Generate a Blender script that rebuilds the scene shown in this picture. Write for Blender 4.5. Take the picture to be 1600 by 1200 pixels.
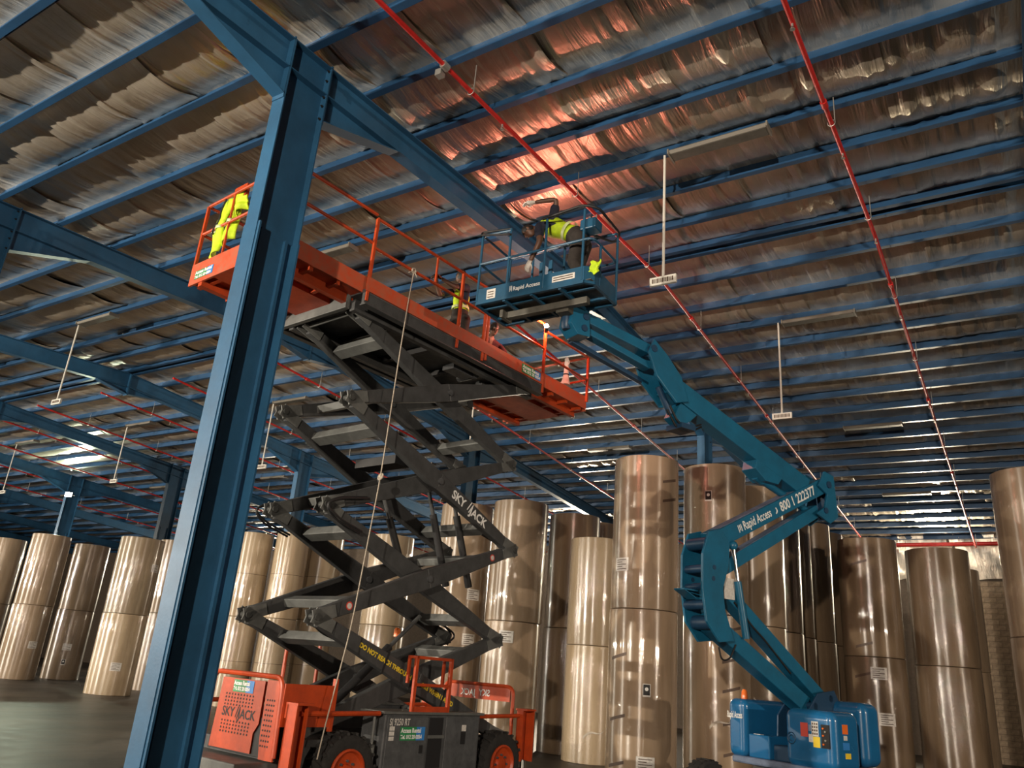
import bpy, bmesh, math, random
import numpy as np
from mathutils import Vector, Matrix
random.seed(7)
for o in list(bpy.data.objects): bpy.data.objects.remove(o)
scene = bpy.context.scene
COL = scene.collection

# ------------------------------------------------------------------ camera
CAM = Vector((0, 0, 1.75))
PITCH, ROLL, YAW, FPX = math.radians(20.01), math.radians(4.674), math.radians(33.595), 1231.59
Fw = Vector((-math.sin(YAW)*math.cos(PITCH), math.cos(YAW)*math.cos(PITCH), math.sin(PITCH)))
R0 = Fw.cross(Vector((0, 0, 1))).normalized(); U0 = R0.cross(Fw)
Rr = math.cos(ROLL)*R0 + math.sin(ROLL)*U0; Uu = -math.sin(ROLL)*R0 + math.cos(ROLL)*U0
cd = bpy.data.cameras.new('camera'); cam = bpy.data.objects.new('camera', cd); COL.objects.link(cam)
cd.sensor_width = 36; cd.lens = FPX/1600*36; cd.clip_end = 300; cd.clip_start = 0.05
m3 = Matrix((Rr, Uu, -Fw)).transposed()
cam.matrix_world = Matrix.Translation(CAM) @ m3.to_4x4()
scene.camera = cam

# ------------------------------------------------------------------ world, exposure
w = bpy.data.worlds.new('world'); scene.world = w; w.use_nodes = True
bg = w.node_tree.nodes['Background']; bg.inputs[0].default_value = (0.5, 0.55, 0.65, 1); bg.inputs[1].default_value = 0.05
vs = scene.view_settings
vs.view_transform = 'Standard'; vs.look = 'None'; vs.exposure = 0.38; vs.gamma = 1.0; vs.use_curve_mapping = False

# flood lamps of the hall, the last two added to brighten its far left: (place, aim, watts, colour, label) ; the fixtures themselves are built by flood_light()
FLOODS = [
 ((-38.0, 19.95, 8.05), (-24, 2, 8.6), 130, (0.88, 1.0, 0.74), 'bright greenish white flood lamp high on a distant blue column', 110),
 ((-14.85, -9.55, 4.6), (-13.0, 10, 8.2), 1800, (1.0, 0.88, 0.72), 'flood lamp on the blue column behind the camera, left bay', 130),
 ((-30.55, -9.55, 4.8), (-27, 12, 8.0), 2000, (1.0, 0.88, 0.72), 'flood lamp on the blue column behind the camera, far left bay', 120),
 ((-46.25, -9.55, 5.0), (-38, 14, 7.8), 2300, (1.0, 0.88, 0.72), 'flood lamp on the blue column deep in the left distance', 120),
 ((0.85, -9.55, 4.6), (-3.5, 10, 8.2), 1050, (1.0, 0.84, 0.68), 'flood lamp on the blue column right behind the camera', 130),
 ((22.6, 5.0, 4.2), (-4, 15, 5.0), 500, (1.0, 0.82, 0.64), 'flood lamp on the right side wall', 100),
 ((-2.75, 35.52, 6.7), (-2.2, 27, 8.3), 400, (1.0, 0.86, 0.62), 'flood lamp on the far block wall behind the right paper rolls', 140),
 ((-18.6, 35.55, 6.6), (-15, 22, 8.0), 800, (1.0, 0.86, 0.66), 'flood lamp on the far wall behind the middle paper rolls', 130),
 ((-42.2, 35.55, 6.6), (-38, 20, 8.0), 450, (1.0, 0.90, 0.70), 'added flood lamp on the far wall at the left', 130),  # added out of view, brightens the dim far left ceiling
 ((-69.4, 5.2, 6.0), (-44, 12, 7.6), 1500, (1.0, 0.92, 0.76), 'added flood lamp on the last blue column before the left end wall', 120),  # another unseen added lamp, lifts the distant left of the roof
]
WORK_E = 2300.0


# ------------------------------------------------------------------ materials
def lin(r, g, b):
    f = lambda c: (c/255/12.92 if c/255 <= 0.04045 else ((c/255+0.055)/1.055)**2.4)
    return (f(r), f(g), f(b), 1)
def mat(name, col, rough=0.5, metal=0.0, var=0.0, vscale=4.0, bump=0.0, bscale=20.0, coat=0.0, coatr=0.1, stretch=None,
        emit=None, estr=0, col2=None, trans=0, spec=0.5):
    m = bpy.data.materials.new(name); m.use_nodes = True
    nt = m.node_tree; n = nt.nodes; l = nt.links; p = n['Principled BSDF']
    p.inputs['Base Color'].default_value = col; p.inputs['Roughness'].default_value = rough
    p.inputs['Metallic'].default_value = metal; p.inputs['Coat Weight'].default_value = coat
    p.inputs['Coat Roughness'].default_value = coatr; p.inputs['Specular IOR Level'].default_value = spec
    if trans: p.inputs['Transmission Weight'].default_value = trans
    if emit: p.inputs['Emission Color'].default_value = emit; p.inputs['Emission Strength'].default_value = estr
    if var or bump:
        tc = n.new('ShaderNodeTexCoord'); mp = n.new('ShaderNodeMapping'); l.new(tc.outputs['Object'], mp.inputs[0])
        if stretch: mp.inputs['Scale'].default_value = stretch
    if var:
        nz = n.new('ShaderNodeTexNoise'); nz.inputs['Scale'].default_value = vscale; nz.inputs['Detail'].default_value = 6
        nz.inputs['Roughness'].default_value = 0.65
        l.new(mp.outputs[0], nz.inputs['Vector'])
        rp = n.new('ShaderNodeValToRGB'); e = rp.color_ramp.elements
        c2 = col2 or tuple(c*(1-var) for c in col[:3])+(1,)
        e[0].position = 0.32; e[0].color = c2; e[1].position = 0.68; e[1].color = tuple(min(1, c*(1+var*0.35)) for c in col[:3])+(1,)
        l.new(nz.outputs['Fac'], rp.inputs[0]); l.new(rp.outputs[0], p.inputs['Base Color'])
        mr = n.new('ShaderNodeMapRange'); mr.inputs['To Min'].default_value = min(1, rough+0.12); mr.inputs['To Max'].default_value = max(0.03, rough-0.08)
        l.new(nz.outputs['Fac'], mr.inputs[0]); l.new(mr.outputs[0], p.inputs['Roughness'])
    if bump:
        nb = n.new('ShaderNodeTexNoise'); nb.inputs['Scale'].default_value = bscale; nb.inputs['Detail'].default_value = 5
        l.new(mp.outputs[0], nb.inputs['Vector'])
        b = n.new('ShaderNodeBump'); b.inputs['Strength'].default_value = bump; b.inputs['Distance'].default_value = 0.02
        l.new(nb.outputs['Fac'], b.inputs['Height']); l.new(b.outputs[0], p.inputs['Normal'])
        if coat: l.new(b.outputs[0], p.inputs['Coat Normal'])
    return m
M = {}
M['steel_blue'] = mat('steel_blue', (0.025, 0.102, 0.205, 1), 0.38, 0, 0.3, 1.2, 0.05, 40)
M['purlin_blue'] = mat('purlin_blue', (0.019, 0.071, 0.162, 1), 0.36, 0, 0.35, 0.7)
M['roof'] = mat('roof_sheet', (0.10, 0.095, 0.085, 1), 0.6)
M['orange'] = mat('orange_paint', (0.44, 0.052, 0.009, 1), 0.40, 0, 0.28, 5, 0.05, 30)
M['orange_worn'] = mat('orange_worn', (0.43, 0.050, 0.012, 1), 0.5, 0, 0.4, 9, 0.05, 30, col2=(0.36, 0.10, 0.05, 1))
M['arm'] = mat('arm_grey', (0.052, 0.054, 0.055, 1), 0.45, 0, 0.35, 6, 0.05, 40)
M['darkgrey'] = mat('chassis_grey', (0.075, 0.079, 0.083, 1), 0.5, 0, 0.4, 7, 0.04, 30)
M['cross'] = mat('cross_grey', (0.11, 0.115, 0.11, 1), 0.5, 0, 0.3, 6)
M['black'] = mat('black_matte', (0.008, 0.008, 0.009, 1), 0.6)
M['rubber'] = mat('tyre_rubber', (0.018, 0.017, 0.016, 1), 0.8, 0, 0.4, 12, 0.2, 40)
M['boom'] = mat('boom_blue', (0.010, 0.125, 0.235, 1), 0.34, 0, 0.22, 3, 0.02, 30)
M['boom_dark'] = mat('boom_inner', (0.010, 0.045, 0.10, 1), 0.45)
M['cover'] = mat('cover_blue', (0.012, 0.125, 0.30, 1), 0.22, 0, 0.15, 2.5, 0.0, 1, coat=0.5, coatr=0.12)
M['dust'] = mat('dusty_blue', (0.15, 0.20, 0.30, 1), 0.6, 0, 0.4, 6)
M['basket'] = mat('basket_blue', (0.012, 0.075, 0.145, 1), 0.4, 0, 0.25, 5)
M['white'] = mat('white_print', (0.75, 0.76, 0.74, 1), 0.5)
M['sticker'] = mat('white_sticker', (0.62, 0.60, 0.56, 1), 0.45, 0, 0.25, 30)
M['yellow'] = mat('yellow_print', (0.75, 0.55, 0.03, 1), 0.5)
M['green'] = mat('green_sticker', (0.02, 0.22, 0.07, 1), 0.4)
M['skyblue'] = mat('blue_sticker', (0.03, 0.20, 0.55, 1), 0.4)
M['redprint'] = mat('red_print', (0.55, 0.06, 0.04, 1), 0.5)
M['pipe'] = mat('red_pipe', (0.52, 0.020, 0.016, 1), 0.38, 0, 0.25, 8)
M['galv'] = mat('galvanised', (0.42, 0.41, 0.38, 1), 0.4, 0.7)
M['chrome'] = mat('chrome', (0.75, 0.74, 0.72, 1), 0.12, 1.0)
M['batten'] = mat('batten_grey', (0.16, 0.145, 0.12, 1), 0.5)
M['signmat'] = mat('sign_white', (0.58, 0.56, 0.50, 1), 0.5)
M['rope'] = mat('rope', (0.42, 0.37, 0.30, 1), 0.85, 0, 0.4, 60)
M['skin'] = mat('skin', (0.115, 0.055, 0.034, 1), 0.5, 0, 0.2, 20)
M['skin2'] = mat('skin_light', (0.22, 0.115, 0.075, 1), 0.5, 0, 0.2, 20)
M['hair'] = mat('hair', (0.008, 0.006, 0.005, 1), 0.6)
M['eye'] = mat('eye', (0.02, 0.015, 0.012, 1), 0.2)
M['hivis'] = mat('hivis', (0.52, 0.72, 0.015, 1), 0.7, 0, 0.25, 12, 0.3, 18)
M['reflect'] = mat('reflective_band', (0.55, 0.62, 0.30, 1), 0.35)
M['navy'] = mat('navy_cloth', (0.012, 0.014, 0.030, 1), 0.85, 0, 0.3, 14, 0.3, 18)
M['trouser'] = mat('trouser_dark', (0.022, 0.017, 0.014, 1), 0.9, 0, 0.3, 14, 0.3, 18)
M['maroon'] = mat('maroon_cloth', (0.055, 0.006, 0.009, 1), 0.85, 0, 0.3, 14, 0.3, 18)
M['glove'] = mat('glove_white', (0.62, 0.58, 0.53, 1), 0.85)
M['shoe'] = mat('shoe', (0.02, 0.018, 0.016, 1), 0.6)
M['amber'] = mat('amber_lens', (0.75, 0.16, 0.03, 1), 0.25)
M['mesh_floor'] = mat('deck_steel', (0.09, 0.085, 0.07, 1), 0.55, 0.2, 0.3, 8)
M['core'] = mat('card_core', (0.20, 0.14, 0.09, 1), 0.8)
M['mark'] = mat('brown_print', (0.075, 0.045, 0.03, 1), 0.55)
M['block'] = mat('concrete_block', (0.38, 0.29, 0.20, 1), 0.9, 0, 0.35, 9, 0.3, 40)
M['mortar'] = mat('mortar', (0.13, 0.10, 0.075, 1), 0.95, 0, 0.2, 9)
M['wallsheet'] = mat('wall_sheet', (0.10, 0.085, 0.07, 1), 0.7, 0, 0.2, 1)

def foil_material():
    m = bpy.data.materials.new('foil_insulation'); m.use_nodes = True
    nt = m.node_tree; n = nt.nodes; l = nt.links; p = n['Principled BSDF']
    geo = n.new('ShaderNodeNewGeometry')
    mp = n.new('ShaderNodeMapping'); mp.inputs['Scale'].default_value = (5.5, 0.55, 1); mp.inputs['Rotation'].default_value = (0, 0, 0.10)
    l.new(geo.outputs['Position'], mp.inputs[0])
    n1 = n.new('ShaderNodeTexNoise'); n1.inputs['Scale'].default_value = 1.0; n1.inputs['Detail'].default_value = 5; n1.inputs['Roughness'].default_value = 0.55
    n1.inputs['Distortion'].default_value = 0.5; l.new(mp.outputs[0], n1.inputs['Vector'])
    n2 = n.new('ShaderNodeTexNoise'); n2.inputs['Scale'].default_value = 1.6; n2.inputs['Detail'].default_value = 3; l.new(geo.outputs['Position'], n2.inputs['Vector'])
    n3 = n.new('ShaderNodeTexNoise'); n3.inputs['Scale'].default_value = 9; n3.inputs['Detail'].default_value = 3; l.new(geo.outputs['Position'], n3.inputs['Vector'])
    ad = n.new('ShaderNodeMath'); ad.operation = 'MULTIPLY_ADD'; ad.inputs[1].default_value = 0.35; l.new(n2.outputs['Fac'], ad.inputs[0]); l.new(n1.outputs['Fac'], ad.inputs[2])
    ad2 = n.new('ShaderNodeMath'); ad2.operation = 'MULTIPLY_ADD'; ad2.inputs[1].default_value = 0.10; l.new(n3.outputs['Fac'], ad2.inputs[0]); l.new(ad.outputs[0], ad2.inputs[2])
    b = n.new('ShaderNodeBump'); b.inputs['Strength'].default_value = 0.7; b.inputs['Distance'].default_value = 0.07
    l.new(ad2.outputs[0], b.inputs['Height']); l.new(b.outputs[0], p.inputs['Normal'])
    rp = n.new('ShaderNodeValToRGB'); e = rp.color_ramp.elements
    e[0].position = 0.25; e[0].color = (0.57, 0.495, 0.395, 1); e[1].position = 0.8; e[1].color = (0.86, 0.775, 0.645, 1)
    l.new(n2.outputs['Fac'], rp.inputs[0]); l.new(rp.outputs[0], p.inputs['Base Color'])
    p.inputs['Metallic'].default_value = 0.72; p.inputs['Roughness'].default_value = 0.38
    return m
M['foil'] = foil_material()

def roll_material(name, base, dark):
    """kraft paper under stretch film: film gloss with vertical wrinkles"""
    m = bpy.data.materials.new(name); m.use_nodes = True
    nt = m.node_tree; n = nt.nodes; l = nt.links; p = n['Principled BSDF']
    tc = n.new('ShaderNodeTexCoord'); oi = n.new('ShaderNodeObjectInfo')
    ofs = n.new('ShaderNodeVectorMath'); ofs.operation = 'ADD'; l.new(tc.outputs['Object'], ofs.inputs[0])
    sc = n.new('ShaderNodeVectorMath'); sc.operation = 'SCALE'; sc.inputs[3].default_value = 37.0
    cx = n.new('ShaderNodeCombineXYZ'); l.new(oi.outputs['Random'], cx.inputs[0]); l.new(oi.outputs['Random'], cx.inputs[2]); l.new(cx.outputs[0], sc.inputs[0])
    l.new(sc.outputs[0], ofs.inputs[1])
    def noise(scale, detail, st, dist=0.0):
        mp = n.new('ShaderNodeMapping'); mp.inputs['Scale'].default_value = st; l.new(ofs.outputs[0], mp.inputs[0])
        z = n.new('ShaderNodeTexNoise'); z.inputs['Scale'].default_value = scale; z.inputs['Detail'].default_value = detail; z.inputs['Distortion'].default_value = dist
        l.new(mp.outputs[0], z.inputs['Vector']); return z
    a = noise(3.2, 3, (1, 1, 0.16)); b1 = noise(7, 3, (1, 1, 0.035), 0.2); c = noise(10, 5, (1, 1, 0.75), 1.5); big = noise(0.7, 3, (1, 1, 0.8))
    rp = n.new('ShaderNodeValToRGB'); e = rp.color_ramp.elements
    e[0].position = 0.3; e[0].color = dark; e[1].position = 0.72; e[1].color = base
    l.new(a.outputs['Fac'], rp.inputs[0])
    hs = n.new('ShaderNodeHueSaturation'); mr = n.new('ShaderNodeMapRange'); mr.inputs['To Min'].default_value = 0.72; mr.inputs['To Max'].default_value = 1.18
    l.new(oi.outputs['Random'], mr.inputs[0]); l.new(mr.outputs[0], hs.inputs['Value']); l.new(rp.outputs[0], hs.inputs['Color'])
    l.new(hs.outputs[0], p.inputs['Base Color'])
    rr = n.new('ShaderNodeMapRange'); rr.inputs['From Min'].default_value = 0.42; rr.inputs['From Max'].default_value = 0.62; rr.inputs['To Max'].default_value = 1.3
    mul = n.new('ShaderNodeMath'); mul.operation = 'MULTIPLY'; l.new(big.outputs['Fac'], rr.inputs[0])
    mx = n.new('ShaderNodeMath'); mx.operation = 'MULTIPLY'; l.new(c.outputs['Fac'], mx.inputs[0]); l.new(rr.outputs[0], mx.inputs[1])
    ad = n.new('ShaderNodeMath'); ad.operation = 'ADD'; l.new(b1.outputs['Fac'], ad.inputs[0]); l.new(mx.outputs[0], ad.inputs[1])
    bp = n.new('ShaderNodeBump'); bp.inputs['Strength'].default_value = 0.9; bp.inputs['Distance'].default_value = 0.019
    l.new(ad.outputs[0], bp.inputs['Height'])
    p.inputs['Roughness'].default_value = 0.34; p.inputs['Specular IOR Level'].default_value = 0.9; p.inputs['Anisotropic'].default_value = 0.93; p.inputs['Anisotropic Rotation'].default_value = 0.25
    tg = n.new('ShaderNodeTangent'); tg.direction_type = 'RADIAL'; tg.axis = 'Z'; l.new(tg.outputs[0], p.inputs['Tangent'])
    p.inputs['Coat Weight'].default_value = 1.0; p.inputs['Coat Roughness'].default_value = 0.07
    l.new(bp.outputs[0], p.inputs['Coat Normal'])
    b2 = n.new('ShaderNodeBump'); b2.inputs['Strength'].default_value = 0.2; b2.inputs['Distance'].default_value = 0.01; l.new(ad.outputs[0], b2.inputs['Height']); l.new(b2.outputs[0], p.inputs['Normal'])
    return m
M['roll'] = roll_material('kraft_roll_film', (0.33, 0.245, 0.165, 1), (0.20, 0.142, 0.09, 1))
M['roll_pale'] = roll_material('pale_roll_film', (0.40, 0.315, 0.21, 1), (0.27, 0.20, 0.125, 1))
M['roll_shaded'] = roll_material('shaded_roll_film', (0.23, 0.165, 0.105, 1), (0.135, 0.092, 0.056, 1))  # kraft film with the shade of the right-hand rolls put into its colour

def floor_material():
    m = bpy.data.materials.new('polished_concrete'); m.use_nodes = True
    nt = m.node_tree; n = nt.nodes; l = nt.links; p = n['Principled BSDF']
    geo = n.new('ShaderNodeNewGeometry')
    def noise(s, d, st=(1, 1, 1)):
        mp = n.new('ShaderNodeMapping'); mp.inputs['Scale'].default_value = st; l.new(geo.outputs['Position'], mp.inputs[0])
        z = n.new('ShaderNodeTexNoise'); z.inputs['Scale'].default_value = s; z.inputs['Detail'].default_value = d; z.inputs['Roughness'].default_value = 0.65; l.new(mp.outputs[0], z.inputs['Vector']); return z
    a = noise(0.35, 8, (1, 0.5, 1)); b = noise(2.2, 8); c = noise(30, 4)
    ad = n.new('ShaderNodeMath'); ad.operation = 'MULTIPLY_ADD'; ad.inputs[1].default_value = 0.6; l.new(b.outputs['Fac'], ad.inputs[0]); l.new(a.outputs['Fac'], ad.inputs[2])
    rp = n.new('ShaderNodeValToRGB'); e = rp.color_ramp.elements
    e[0].position = 0.70; e[0].color = (0.014, 0.011, 0.008, 1); e[1].position = 0.93; e[1].color = (0.085, 0.069, 0.052, 1)
    l.new(ad.outputs[0], rp.inputs[0]); l.new(rp.outputs[0], p.inputs['Base Color'])
    mr = n.new('ShaderNodeMapRange'); mr.inputs['To Min'].default_value = 0.34; mr.inputs['To Max'].default_value = 0.62; p.inputs['Specular IOR Level'].default_value = 0.35; l.new(b.outputs['Fac'], mr.inputs[0]); l.new(mr.outputs[0], p.inputs['Roughness'])
    bp = n.new('ShaderNodeBump'); bp.inputs['Strength'].default_value = 0.06; bp.inputs['Distance'].default_value = 0.02; l.new(c.outputs['Fac'], bp.inputs['Height']); l.new(bp.outputs[0], p.inputs['Normal'])
    return m
M['floor'] = floor_material()

# ------------------------------------------------------------------ mesh helpers
V = lambda *a: Vector(a)
def frame_of(d, up=(0, 0, 1)):
    d = Vector(d).normalized(); up = Vector(up)
    s = d.cross(up)
    if s.length < 1e-4: s = d.cross(Vector((1, 0, 0)))
    s.normalize(); u = s.cross(d).normalized()
    return d, s, u
def fillet(pts, r, n=5):
    out = [Vector(pts[0])]
    for i in range(1, len(pts)-1):
        a, b, c = Vector(pts[i-1]), Vector(pts[i]), Vector(pts[i+1])
        u = (a-b); v = (c-b); k = min(r, u.length*0.49, v.length*0.49); u.normalize(); v.normalize()
        for j in range(n+1):
            t = j/n; out.append((b+u*k)*(1-t)**2 + b*2*t*(1-t) + (b+v*k)*t*t)
    out.append(Vector(pts[-1])); return out
class MB:
    def __init__(s): s.v = []; s.f = []; s.m = []; s.cur = 0
    def add(s, vs, fs):
        b = len(s.v); s.v += [tuple(x) for x in vs]; s.f += [tuple(i+b for i in f) for f in fs]; s.m += [s.cur]*len(fs); return s
    def box(s, c, d, rz=0.0, mtx=None):
        x, y, z = d[0]/2, d[1]/2, d[2]/2
        vs = [Vector((i*x, j*y, k*z)) for k in (-1, 1) for j in (-1, 1) for i in (-1, 1)]
        if mtx is not None: vs = [mtx @ q for q in vs]
        elif rz: R = Matrix.Rotation(rz, 3, 'Z'); vs = [R @ q for q in vs]
        c = Vector(c); vs = [q+c for q in vs]
        return s.add(vs, [(0, 2, 3, 1), (4, 5, 7, 6), (0, 1, 5, 4), (2, 6, 7, 3), (0, 4, 6, 2), (1, 3, 7, 5)])
    def b2(s, a, b): # box by two corners
        a = Vector(a); b = Vector(b); return s.box((a+b)/2, [abs(b[i]-a[i]) for i in range(3)])
    def beam(s, p0, p1, w, h, up=(0, 0, 1), w1=None, h1=None):
        p0 = Vector(p0); p1 = Vector(p1); d, sd, u = frame_of(p1-p0, up); w1 = w if w1 is None else w1; h1 = h if h1 is None else h1
        vs = []
        for p, ww, hh in ((p0, w, h), (p1, w1, h1)):
            vs += [p - sd*ww/2 - u*hh/2, p + sd*ww/2 - u*hh/2, p + sd*ww/2 + u*hh/2, p - sd*ww/2 + u*hh/2]
        return s.add(vs, [(0, 3, 2, 1), (4, 5, 6, 7), (0, 1, 5, 4), (1, 2, 6, 5), (2, 3, 7, 6), (3, 0, 4, 7)])
    def tube(s, pts, r, n=8, closed=False, r1=None):
        pts = [Vector(p) for p in pts]; N = len(pts); vs = []; prev = None
        for i, p in enumerate(pts):
            if closed: d = pts[(i+1) % N]-pts[i-1]
            else: d = pts[min(i+1, N-1)]-pts[max(i-1, 0)]
            d.normalize()
            if prev is None: _, a, b = frame_of(d, (0, 0, 1) if abs(d.z) < 0.9 else (0, 1, 0))
            else:
                a = prev - d*prev.dot(d); a.normalize(); b = a.cross(d)
            prev = a; rr = r if r1 is None else r+(r1-r)*i/max(1, N-1)
            vs += [p + (a*math.cos(2*math.pi*k/n) + b*math.sin(2*math.pi*k/n))*rr for k in range(n)]
        fs = []
        for i in range(N if closed else N-1):
            j = (i+1) % N
            for k in range(n): fs.append((i*n+k, i*n+(k+1) % n, j*n+(k+1) % n, j*n+k))
        if not closed: fs += [tuple(range(n-1, -1, -1)), tuple((N-1)*n+k for k in range(n))]
        return s.add(vs, fs)
    def prism(s, poly, vec):
        vec = Vector(vec); n = len(poly); a = [Vector(p) for p in poly]; vs = a+[p+vec for p in a]
        return s.add(vs, [tuple(range(n-1, -1, -1)), tuple(range(n, 2*n))] + [(i, (i+1) % n, n+(i+1) % n, n+i) for i in range(n)])
    def lathe(s, prof, n=32, o=(0, 0, 0), axis=(0, 0, 1), cap=True):
        d, a, b = frame_of(axis, (0, 1, 0)); o = Vector(o); vs = []; fs = []; P = len(prof)
        for r, z in prof: vs += [o + d*z + (a*math.cos(2*math.pi*k/n)+b*math.sin(2*math.pi*k/n))*r for k in range(n)]
        for i in range(P-1):
            for k in range(n): fs.append((i*n+k, i*n+(k+1) % n, (i+1)*n+(k+1) % n, (i+1)*n+k))
        if cap: fs += [tuple(range(n-1, -1, -1)), tuple((P-1)*n+k for k in range(n))]
        return s.add(vs, fs)
    def sphere(s, c, r, n=10):
        c = Vector(c); r = (r, r, r) if not hasattr(r, '__len__') else r; vs = []; fs = []
        for i in range(n+1):
            t = math.pi*i/n
            for k in range(2*n):
                p = math.pi*k/n; vs.append(c+Vector((r[0]*math.sin(t)*math.cos(p), r[1]*math.sin(t)*math.sin(p), r[2]*math.cos(t))))
        N = 2*n
        for i in range(n):
            for k in range(N): fs.append((i*N+k, (i+1)*N+k, (i+1)*N+(k+1) % N, i*N+(k+1) % N))
        return s.add(vs, fs)
    def mesh(s, name, mats, smooth=False):
        me = bpy.data.meshes.new(name); me.from_pydata(s.v, [], s.f)
        for m in (mats if isinstance(mats, (list, tuple)) else [mats]): me.materials.append(M[m] if isinstance(m, str) else m)
        if len(me.polygons) == len(s.m): me.polygons.foreach_set('material_index', s.m)
        bm = bmesh.new(); bm.from_mesh(me); bmesh.ops.recalc_face_normals(bm, faces=bm.faces); bm.to_mesh(me); bm.free()
        if smooth:
            me.polygons.foreach_set('use_smooth', [True]*len(me.polygons)); me.set_sharp_from_angle(angle=math.radians(38))
        me.update(); return me
    def build(s, name, mats, parent=None, smooth=False, bevel=0, seg=2, loc=None):
        o = bpy.data.objects.new(name, s.mesh(name, mats, smooth)); COL.objects.link(o)
        if parent: o.parent = parent
        if loc: o.location = loc
        if bevel:
            b = o.modifiers.new('bevel', 'BEVEL'); b.width = bevel; b.segments = seg; b.limit_method = 'ANGLE'; b.angle_limit = math.radians(40); b.harden_normals = False
        return o
def tag(o, label=None, cat=None, group=None, kind=None):
    if label: o['label'] = label
    if cat: o['category'] = cat
    if group: o['group'] = group
    if kind: o['kind'] = kind
    return o
def empty(name, loc=(0, 0, 0), rz=0.0):
    o = bpy.data.objects.new(name, None); COL.objects.link(o); o.location = loc; o.rotation_euler = (0, 0, rz); o.empty_display_size = 0.2; return o
def link(name, me, parent=None, loc=(0, 0, 0), rz=0.0):
    o = bpy.data.objects.new(name, me); COL.objects.link(o); o.parent = parent; o.location = loc; o.rotation_euler = (0, 0, rz); return o
TXT = {}
def text_part(s, size, origin, xdir, up, mat_, parent, name='lettering', mirror=False, spacing=1.0, align='LEFT', shear=0.0, bold=0.0, squash=1.0):
    """flat print: letters laid on a surface; xdir = reading direction, up = letter-up direction"""
    cu = bpy.data.curves.new('txt', 'FONT'); cu.body = s; cu.size = size; cu.space_character = spacing; cu.align_x = align; cu.shear = shear
    cu.offset = bold; cu.resolution_u = 3
    ob = bpy.data.objects.new('txt', cu); COL.objects.link(ob)
    dg = bpy.context.evaluated_depsgraph_get(); me = bpy.data.meshes.new_from_object(ob.evaluated_get(dg))
    bpy.data.objects.remove(ob)
    x = Vector(xdir).normalized(); u = Vector(up).normalized(); nrm = x.cross(u); o = Vector(origin)
    for v in me.vertices:
        px = v.co.x*squash*(-1 if mirror else 1); v.co = o + x*px + u*v.co.y + nrm*0.001
    me.materials.clear(); me.materials.append(M[mat_]); me.name = name
    ob = bpy.data.objects.new(name, me); COL.objects.link(ob); ob.parent = parent; return ob

# ------------------------------------------------------------------ setting: floor, roof, walls
YR, SP, SLOPE, ZR = 12.8, 1.09, 0.065, 9.5           # ridge line, purlin spacing, pitch, underside of purlins at the ridge
roofz = lambda y: ZR - SLOPE*abs(y-YR)
XL, XR_, YN, YF = -76.0, 9.0, -21.0, 35.8
m = MB(); m.b2((XL, YN, -0.2), (XR_+14, YF, 0))
tag(m.build('floor', 'floor'), 'worn polished grey brown concrete warehouse floor', None, None, 'structure')

m = MB()
for ya, yb in ((YN, YR), (YR, YF)):
    za, zb = roofz(ya)+0.50, roofz(yb)+0.50
    m.prism([(XL, ya, za), (XL, yb, zb), (XL, yb, zb+0.05), (XL, ya, za+0.05)], (XR_+14-XL, 0, 0))
ceiling = m.build('ceiling', 'roof'); tag(ceiling, 'low pitched roof lined with silver foil insulation above blue purlins', None, None, 'structure')

# blue Z purlins, each a piece of the roof
def purlin_mesh():
    h, b, t, lip = 0.21, 0.095, 0.004, 0.025
    pr = [(-b, lip), (-b, 0), (0, 0), (0, h), (b, h), (b, h-lip)]         # (y,z) centre line
    m = MB(); L = XR_+14-XL
    for (y0, z0), (y1, z1) in zip(pr[:-1], pr[1:]):
        d = Vector((0, y1-y0, z1-z0)).normalized(); nn = Vector((0, -d.z, d.y))*t
        a = Vector((0, y0, z0)); c = Vector((0, y1, z1))
        m.prism([a-nn, c-nn, c+nn, a+nn], (L, 0, 0))
    return m.mesh('purlin', 'purlin_blue')
pm = purlin_mesh()
PIDX = list(range(-30, 22))
for i in PIDX:
    y = YR+SP*i
    if i == 0:
        link('purlin', pm, ceiling, (XL, y-0.13, roofz(y-0.13))); link('purlin', pm, ceiling, (XL, y+0.13, roofz(y+0.13)))
    elif y < YF-0.1: link('purlin', pm, ceiling, (XL, y, roofz(y)))

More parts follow.
